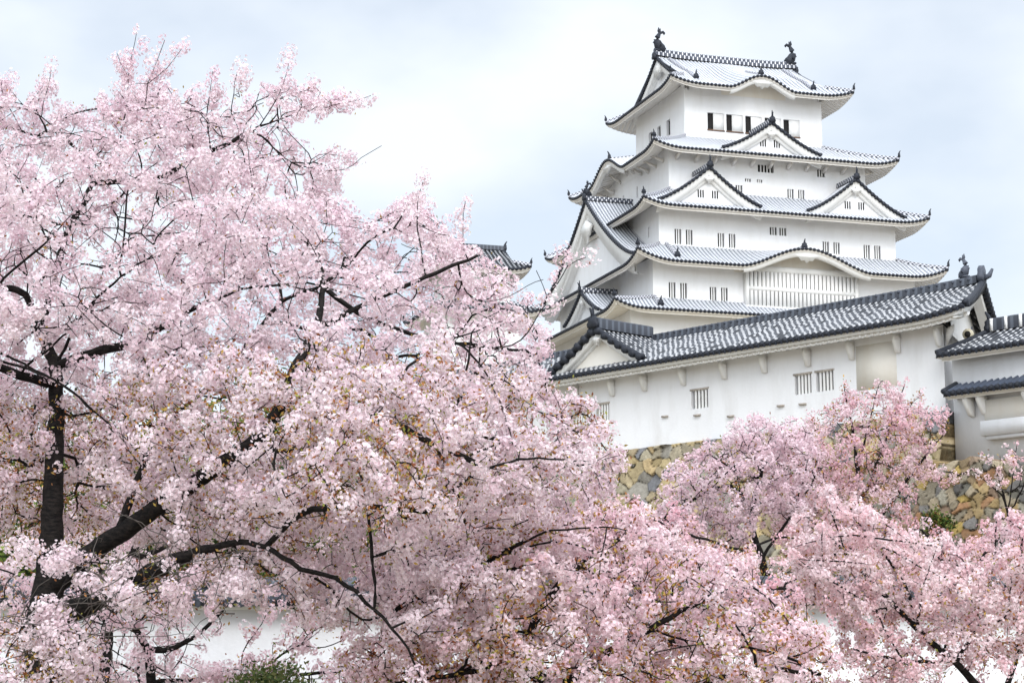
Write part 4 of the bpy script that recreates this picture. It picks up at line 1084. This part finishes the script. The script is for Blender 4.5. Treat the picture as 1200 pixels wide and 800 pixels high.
# the big tree at the left
def Y1(px, py):                                              # its crown leans towards the camera at the middle right
    return 23.2 - 3.5 * np.exp(-(((px - 430) / 190) ** 2 + ((py - 540) / 170) ** 2)) + 1.0 * (py < 230) + 1.6 * np.exp(-((px - 62) / 60) ** 2) * (py > 400)
crown1 = [(-90, 110), (-20, 98), (10, 92), (30, 125), (50, 100), (66, 92), (72, 128), (105, 125), (140, 102), (170, 92), (200, 98), (214, 108), (250, 112), (280, 90), (315, 100), (352, 98), (395, 108), (425, 118), (392, 138), (352, 160), (400, 178), (428, 182), (402, 205), (392, 240), (440, 262), (482, 228), (508, 248), (540, 280), (575, 300), (606, 330), (632, 372), (642, 420), (640, 452), (690, 470), (716, 505), (730, 540), (715, 575), (690, 600), (640, 640), (560, 655), (470, 690), (380, 665), (250, 650), (120, 625), (-90, 640)]
low1 = [(20, 640), (160, 660), (330, 650), (470, 690), (560, 650), (600, 690), (500, 760), (330, 720), (150, 720)]
big_tree = cherry('largest cherry tree, thick black trunk at left, pale blossom reaching across to the castle', 11,
    [[(58, 850, 22, .24), (52, 790, 22, .22), (48, 735, 22, .20), (58, 690, 22, .17), (60, 620, 22.1, .125), (63, 550, 22.3, .105), (66, 480, 22.6, .09), (66, 430, 22.8, .075), (48, 390, 23, .055), (30, 345, 23.2, .04)],
     [(66, 430, 22.8, .065), (110, 412, 22.4, .055), (165, 400, 22, .045), (195, 378, 21.8, .035), (230, 360, 21.6, .025)],
     [(48, 390, 23, .05), (62, 330, 23.3, .04), (78, 270, 23.5, .032), (112, 215, 23.8, .026), (100, 190, 24, .022), (70, 155, 24, .016)],
     [(112, 215, 23.8, .03), (190, 210, 24, .026), (232, 182, 24, .024), (270, 168, 24, .02), (305, 148, 24, .014)],
     [(66, 450, 22.7, .06), (20, 440, 22.2, .05), (-40, 410, 22, .04)],
     [(30, 345, 23.2, .045), (-10, 330, 23, .035), (-70, 315, 23, .03)],
     [(58, 690, 22, .14), (95, 655, 21.8, .11), (140, 625, 21.4, .10), (185, 595, 21, .09), (255, 545, 20.4, .08), (305, 515, 20, .075), (332, 475, 20, .065), (345, 430, 20.2, .05), (372, 385, 20.6, .04), (380, 340, 21, .03), (370, 290, 21.4, .022)],
     [(332, 475, 20, .055), (390, 490, 19.3, .048), (440, 488, 18.9, .042), (500, 515, 18.6, .035), (560, 545, 18.6, .026)],
     [(345, 430, 20.2, .045), (410, 436, 20, .04), (470, 465, 19.8, .032), (530, 500, 19.8, .026), (600, 520, 20, .018)],
     [(372, 385, 20.6, .035), (440, 350, 20.8, .028), (510, 320, 21, .022), (560, 300, 21.2, .015)],
     [(380, 340, 21, .028), (440, 380, 21, .024), (520, 400, 21.2, .018), (600, 410, 21.6, .014)],
     [(48, 735, 22, .14), (105, 705, 21.6, .12), (150, 685, 21.2, .11), (205, 655, 20.6, .075), (255, 640, 20.2, .036), (300, 632, 19.8, .028), (352, 668, 19.4, .024), (400, 676, 19.5, .021), (440, 716, 19.3, .017), (474, 748, 19.2, .012), (497, 805, 19.2, .008)],
     [(312, 640, 19.8, .03), (350, 600, 19.2, .032), (420, 590, 18.8, .026), (500, 600, 18.6, .02)],
     [(140, 625, 21.4, .05), (160, 560, 21.6, .04), (190, 500, 21.8, .03), (250, 450, 22, .022)]],
    [(crown1, Y1, 2450, lambda: 0, -.12) if False else (crown1, 6000, Y1, 2.7, .0, 1.25, 75), ([(-40, 720), (60, 700), (110, 740), (120, 840), (-40, 840)], 160, 20.3, .8, -.1, 1, 40), (low1, 330, 20.5, 1.6, .05, .9, 60),
     ([(600, 325), (655, 285), (690, 288), (700, 312), (665, 325), (650, 345), (640, 400), (610, 380)], 16, 20.6, .5, -1, 1, 40)],
    .0042, .16, .076, 44, .0185, WHITE_PINK, pom_per=1.0, along=.42, leaf=1.3, leaf_low=(4.9, 4.5), balls=(.13, 21.5), extra=110, extra_r=.018, extra_min=235,
    shoots=[[(140, 170, 23.4, .008), (150, 118, 23.3, .006), (152, 78, 23.3, .0045), (160, 38, 23.3, .003)], [(152, 90, 23.3, .005), (144, 76, 23.2, .004), (138, 62, 23.2, .003)],
      [(166, 140, 23.5, .007), (174, 92, 23.5, .005), (194, 46, 23.4, .003)], [(174, 98, 23.5, .006), (197, 78, 23.4, .0045), (214, 56, 23.4, .003)],
      [(45, 150, 23.4, .007), (52, 108, 23.2, .005), (60, 82, 23.2, .003)], [(240, 150, 23.6, .007), (247, 112, 23.5, .005), (250, 84, 23.5, .003)], [(268, 150, 23.6, .007), (275, 108, 23.5, .005), (278, 84, 23.5, .003)],
      [(304, 149, 24, .008), (345, 132, 23.8, .007), (388, 126, 23.5, .005), (436, 112, 23.5, .003)], [(300, 153, 24, .009), (345, 195, 23.6, .007), (402, 203, 23.3, .005), (446, 170, 23.3, .003)], [(500, 324, 21, .008), (488, 270, 21.3, .006), (486, 244, 21.4, .005), (496, 212, 21.4, .003)], [(302, 150, 24, .007), (326, 118, 23.7, .006), (335, 90, 23.5, .004), (338, 74, 23.5, .003)], [(545, 306, 21.1, .007), (540, 262, 21.2, .005), (545, 235, 21.2, .003)]], leaf_size=.045, wiggle=.05, elong=1.2)

twig_tangle(big_tree, 7, [(110, 725, 20.6, 40), (170, 690, 20.2, 45), (230, 665, 19.8, 40), (60, 740, 20.6, 30)], 120, flat('grey_twig', (.09, .078, .07), .9, .3))
# trees along the bottom
crown2 = [(440, 700), (500, 650), (560, 625), (640, 610), (705, 600), (745, 590), (790, 640), (850, 650), (905, 700), (980, 760), (1010, 830), (430, 840), (400, 770)]
cherry('cherry tree at bottom centre with a dark limb sloping down to the right', 23,
    [[(690, 860, 22, .12), (648, 810, 22, .085), (610, 770, 21.8, .07), (575, 728, 21.5, .06), (535, 698, 21.3, .05), (500, 690, 21.2, .035), (455, 720, 21, .022)],
     [(610, 770, 21.8, .05), (640, 700, 22, .038), (690, 650, 22.2, .028), (735, 610, 22.4, .018)],
     [(648, 810, 22, .06), (720, 760, 22, .045), (790, 720, 22, .032), (850, 690, 22, .02)],
     [(535, 698, 21.3, .04), (560, 660, 21.3, .03), (610, 635, 21.4, .02)],
     [(690, 860, 22, .06), (800, 810, 21.6, .04), (890, 780, 21.4, .03), (960, 790, 21.2, .02)],
     [(610, 770, 21.8, .04), (540, 790, 21, .03), (460, 800, 20.8, .02)]],
    [(crown2, 1700, 21.8, 1.9, -.02, .9, 70)], .0050, .16, .070, 38, .0185, MID_PINK, pom_per=1.0, leaf=6.0, red=.5, leaf_size=.052, balls=(.08, 30), extra=30, extra_r=.016)
crown3 = [(920, 655), (935, 600), (950, 625), (968, 575), (985, 600), (1008, 580), (1025, 615), (1045, 655), (1075, 640), (1110, 620), (1130, 640), (1165, 600), (1215, 590), (1270, 600), (1280, 840), (1000, 840), (965, 790), (985, 730), (945, 700)]
cherry('bright pink cherry tree at lower right with upright spreading branches', 37,
    [[(1215, 880, 25, 0.0870), (1170, 830, 25, 0.0580), (1120, 775, 24.8, 0.0406), (1075, 738, 24.6, 0.0348), (1050, 710, 24.6, 0.0290), (1015, 675, 24.6, 0.0220), (975, 630, 24.6, 0.0151), (945, 605, 24.6, 0.0081)],
     [(1075, 738, 24.6, 0.0261), (1065, 690, 24.8, 0.0203), (1030, 640, 25, 0.0145), (990, 595, 25, 0.0081)],
     [(1120, 775, 24.8, 0.0290), (1150, 730, 25.2, 0.0232), (1130, 680, 25.4, 0.0174), (1110, 635, 25.5, 0.0104)],
     [(1170, 830, 25, 0.0406), (1195, 760, 25.2, 0.0290), (1190, 690, 25.4, 0.0203), (1200, 620, 25.4, 0.0116)],
     [(1120, 775, 24.8, 0.0232), (1060, 775, 24.3, 0.0174), (1000, 760, 24, 0.0116)],
     [(1050, 710, 24.6, 0.0174), (1005, 700, 24.2, 0.0139), (965, 675, 24, 0.0104), (935, 655, 23.8, 0.0058)], [(1050, 710, 24.6, 0.0174), (1000, 720, 24.8, 0.0128), (955, 705, 25, 0.0070)],
     [(1030, 640, 25, 0.0116), (1015, 610, 25.2, 0.0081), (1006, 580, 25.3, 0.0046)], [(990, 640, 24.8, 0.0116), (975, 605, 24.8, 0.0081), (967, 575, 24.8, 0.0046)],
     [(1130, 680, 25.4, 0.0145), (1090, 650, 25.6, 0.0104), (1072, 630, 25.6, 0.0058)], [(1150, 730, 25.2, 0.0174), (1165, 660, 25, 0.0116), (1168, 605, 25, 0.0058)],
     [(1075, 738, 24.6, 0.0174), (1080, 690, 24, 0.0128), (1098, 640, 23.8, 0.0058)]],
    [(crown3, 900, 25, 1.6, .12, .9, 60)], .0040, .13, .058, 30, .018, DEEP_PINK, pom_per=1.1, leaf=2.6, red=.7, elong=1.8, along=.9, wiggle=.03, extra=44, extra_r=.014, lift=.05, limb_bloom=True, leaf_size=.045)
crown7 = [(-40, 640), (60, 660), (150, 690), (230, 690), (265, 720), (262, 760), (300, 780), (320, 840), (-40, 840)]
cherry('small cherry tree with a thin forked trunk standing before the low white wall at left', 41,
    [[(176, 840, 29, .075), (176, 790, 29, .07), (178, 765, 29, .06), (160, 735, 29, .045), (128, 722, 29, .03), (90, 700, 29, .02)],
     [(178, 765, 29, .05), (205, 758, 29, .042), (240, 738, 29, .03), (262, 715, 29, .018)],
     [(160, 735, 29, .035), (150, 700, 29.3, .025), (160, 670, 29.5, .015)], [(176, 800, 29, .04), (260, 792, 28.6, .03), (350, 790, 28.2, .022), (430, 785, 28, .012)]],
    [(crown7, 650, 29.5, 1.5, .12, .8, 60), ([(230, 790), (290, 768), (400, 762), (510, 770), (520, 850), (230, 850)], 420, 28.2, .9, -.02, .8, 40), ([(270, 700), (360, 690), (420, 720), (400, 770), (290, 770)], 60, 28.6, .6, .2, .5, 40)], .005, .2, .085, 36, .022, MID_PINK, pom_per=.9, leaf=1.3, leaf_size=.055)
crown9 = [(540, 640), (620, 590), (690, 580), (720, 600), (760, 590), (800, 630), (870, 640), (940, 660), (985, 700), (975, 770), (880, 840), (560, 840)]
cherry('dense cherry tree with reddish leaves and white pink flowers below the stone base', 53,
    [[(760, 860, 32, .14), (755, 790, 32, .11), (740, 730, 32, .08), (700, 680, 32, .05), (650, 630, 32, .025)],
     [(755, 790, 32, .08), (810, 730, 32, .06), (870, 690, 32, .04), (930, 690, 32, .02)], [(740, 730, 32, .06), (755, 660, 32, .04), (760, 610, 32, .02)]],
    [(crown9, 1000, 32, 2.2, 0, .7, 60)], .006, .2, .09, 34, .024, DEEP_PINK, pom_per=1.0, leaf=2.2, red=1.0, leaf_size=.06)
crown10 = [(-60, 500), (120, 470), (330, 520), (420, 560), (560, 560), (640, 600), (600, 690), (470, 700), (250, 670), (100, 690), (-60, 680)]
cherry('pale cherry tree standing behind the big trunk at left', 59,
    [[(120, 800, 33, .13), (125, 730, 33, .10), (150, 660, 33, .07), (180, 590, 33, .04), (200, 540, 33, .02)], [(125, 730, 33, .07), (60, 650, 33, .05), (10, 570, 33, .025)], [(150, 660, 33, .05), (280, 600, 33, .03), (350, 570, 33, .02)]],
    [([(-60, 500), (120, 470), (330, 520), (400, 580), (380, 680), (100, 690), (-60, 680)], 750, 33.5, 2, .05, .6, 60)], .006, .22, .095, 32, .025, MID_PINK, pom_per=.85, leaf=1.4, leaf_pal=GREENS + BRONZE, leaf_size=.065)
cherry('pale cherry tree behind the middle of the front row, before the low white wall', 61,
    [[(500, 800, 34, .12), (500, 740, 34, .09), (490, 680, 34, .06), (480, 620, 34, .03)], [(500, 740, 34, .06), (560, 660, 34, .04), (600, 610, 34, .02)], [(490, 680, 34, .04), (420, 630, 34, .02)]],
    [([(380, 600), (460, 555), (560, 560), (640, 600), (610, 690), (480, 720), (400, 690)], 480, 34, 1.8, .05, .6, 60)], .006, .22, .095, 32, .025, MID_PINK, pom_per=.9, leaf=2.0, red=.5, leaf_pal=GREENS + BRONZE, leaf_size=.065)
# trees on the slope below the bailey building
cherry('gnarled dark-limbed lilac pink cherry tree below the left end of the white bailey wall', 67,
    [[(905, 720, 56, .15), (895, 660, 56, .10), (884, 630, 56, .085), (878, 595, 56, .075), (893, 562, 56, .06), (893, 535, 56, .04), (908, 505, 56, .02)],
     [(880, 600, 56, .05), (858, 562, 56, .045), (835, 572, 56, .035), (805, 590, 56, .02)], [(893, 562, 56, .04), (862, 552, 56, .03), (835, 535, 56, .018)], [(895, 650, 56, .05), (930, 600, 56, .03), (955, 560, 56, .018)]],
    [([(768, 610), (775, 560), (798, 540), (832, 522), (850, 503), (885, 490), (930, 490), (955, 510), (965, 560), (950, 620), (905, 605), (875, 640), (850, 660), (780, 670)], 1000, 56, 2.2, .02, .5, 40)], .008, .28, .13, 34, .034, LILAC, pom_per=.95, extra=10, extra_r=.02, lift=.10, limb_bloom=True, leaf=.9, leaf_size=.09)
cherry('rosy cherry tree with upright fanned branches before the tan stone base at right', 71,
    [[(1000, 720, 60, .2), (1000, 650, 60, .14), (1003, 600, 60, .1), (1005, 550, 60, .06), (1000, 500, 60, .035), (990, 460, 60, .018)],
     [(1000, 640, 60, .08), (970, 570, 60, .05), (945, 520, 60, .025)], [(1003, 600, 60, .07), (1030, 540, 60, .045), (1050, 480, 60, .025), (1060, 450, 60, .014)], [(1000, 650, 60, .08), (1050, 580, 60, .05), (1095, 520, 60, .025)], [(1005, 550, 60, .045), (1020, 490, 60, .025), (1030, 450, 60, .013)]],
    [([(890, 545), (905, 505), (945, 488), (985, 468), (988, 445), (1005, 465), (1030, 440), (1052, 445), (1055, 470), (1080, 460), (1090, 485), (1112, 478), (1112, 510), (1085, 535), (1095, 548), (1072, 580), (1060, 650), (920, 660), (900, 600)], 1500, 60, 2.6, .0, .5, 35)], .007, .26, .11, 28, .032, DUSKY, pom_per=.9, extra=12, extra_r=.022, lift=.10, limb_bloom=True, leaf=1.8, red=1.0, leaf_size=.09, elong=1.8)
cherry('thin reddish cherry tree at the right edge below the turret hood', 73,
    [[(1190, 720, 62, .10), (1185, 640, 62, .06), (1180, 590, 62, .035), (1165, 545, 62, .014)], [(1185, 600, 62, .03), (1215, 535, 62, .012)], [(1180, 585, 62, .025), (1140, 550, 62, .012)], [(1182, 595, 62, .025), (1192, 520, 62, .01)]],
    [([(1085, 560), (1110, 545), (1135, 548), (1150, 528), (1165, 545), (1180, 520), (1195, 540), (1210, 515), (1240, 520), (1240, 570), (1190, 580), (1120, 572)], 200, 62, 1.6, .2, .5, 25)], .007, .28, .10, 22, .032, DEEP_PINK, pom_per=.8, leaf=.8, red=1.0, leaf_size=.08)
cherry('low spreading cherry tree with dark stems at the foot of the tan stone base', 79,
    [[(740, 740, 54, .16), (738, 670, 54, .1), (720, 620, 54, .06), (700, 590, 54, .03)], [(738, 670, 54, .07), (770, 620, 54, .04), (790, 590, 54, .02)]],
    [([(640, 620), (690, 585), (740, 580), (790, 590), (840, 640), (930, 620), (1000, 620), (1060, 610), (1060, 660), (900, 700), (660, 690)], 560, 54, 2.0, .02, .5, 40)], .008, .28, .13, 32, .034, DEEP_PINK, pom_per=.9, leaf=2.0, red=1.2, leaf_size=.09)
cherry('pink cherry tree behind the lower right tree, at the foot of the grey retaining wall', 83,
    [[(1120, 760, 52, .16), (1118, 700, 52, .1), (1100, 650, 52, .05), (1080, 620, 52, .025)], [(1118, 700, 52, .07), (1160, 640, 52, .04), (1190, 610, 52, .02)]],
    [([(1020, 640), (1080, 610), (1130, 630), (1190, 605), (1240, 600), (1240, 720), (1020, 740)], 420, 52, 2.0, .08, .5, 40)], .008, .28, .13, 32, .034, DEEP_PINK, pom_per=.9, leaf=1.2, red=.8, leaf_size=.09)

# ------------------------------------------------------------------ evergreen trees and bushes
def bush(name, label, cat, px, py, Y, w, h, n, seed, pal, lsize, trunk=True, group=None):
    rng = np.random.default_rng(seed); c = at(px, py, Y); gz = float(ground_z(c[0], c[1])); top = c[2]
    H_ = max(h, .3) if h else top - gz
    root = empty(name, (c[0], c[1], gz)); tag(root, label, cat, group)
    # leaf clumps through the volume
    k = max(20, n // 60); q = rng.normal(size=(k, 3)); q /= np.linalg.norm(q, axis=1, keepdims=True); q *= rng.uniform(.35, 1, (k, 1)) ** .5
    z0 = (top - gz) - H_ / 2
    cc = q * [w / 2, w / 2, H_ / 2] + [0, 0, z0]
    i = rng.integers(0, k, n); P = cc[i] + rng.normal(0, w * .085, (n, 3))
    P[:, 2] = np.maximum(P[:, 2], .03)
    V, F, C = leaves_mesh(rng, P, lsize, pal); raw_mesh('crown', V, F, M['leaf'], root, C)
    mb = MB(); mb.tube([(0, 0, -.1), (.05, 0, z0 * .5), (0, .05, z0)], [w * .05, w * .04, w * .02], 7)
    for j in range(10): mb.tube([(0, 0, z0 * .6), cc[j] * .5 + [0, 0, z0 * .3], cc[j]], [w * .02, w * .014, w * .006], 5)
    mb.build('trunk', M['bark'], root)
    return root
PINE = [(.10, .14, .05), (.13, .16, .05), (.08, .11, .05), (.17, .17, .07)]
DARKG = [(.035, .06, .022), (.05, .08, .03), (.07, .10, .03), (.03, .05, .02)]
SAGE = [(.22, .26, .19), (.18, .23, .15), (.26, .29, .21)]
bush('pine_bush', 'fluffy olive green pine bush at the bottom before the low white wall', 'bush', 318, 782, 27, 1.1, .9, 5000, 3, PINE, .07)
bush('evergreen_tree', 'dark green evergreen showing through the blossom beside the big trunk', 'tree', 120, 500, 46, 5.5, 5.5, 9000, 4, DARKG + GREENS, .22, group='evergreens on the slope')
bush('evergreen_tree', 'bushy evergreen deep behind the blossom at centre left', 'tree', 330, 480, 50, 7, 6, 9000, 5, DARKG + GREENS, .24, group='evergreens on the slope')
bush('evergreen_shrub', 'sage green shrub seen through the blossom at the left end of the stone base', 'shrub', 590, 530, 58, 3.6, 2.6, 6000, 6, SAGE, .16)
bush('evergreen_shrub', 'small dark green shrub at the foot of the grey retaining wall', 'shrub', 1102, 598, 64, 1.0, .7, 1500, 7, GREENS + DARKG, .13)
bush('evergreen_tree', 'round green evergreen on the slope behind the leftmost blossom', 'tree', -10, 470, 52, 7, 6, 8000, 8, DARKG, .24, group='evergreens on the slope')
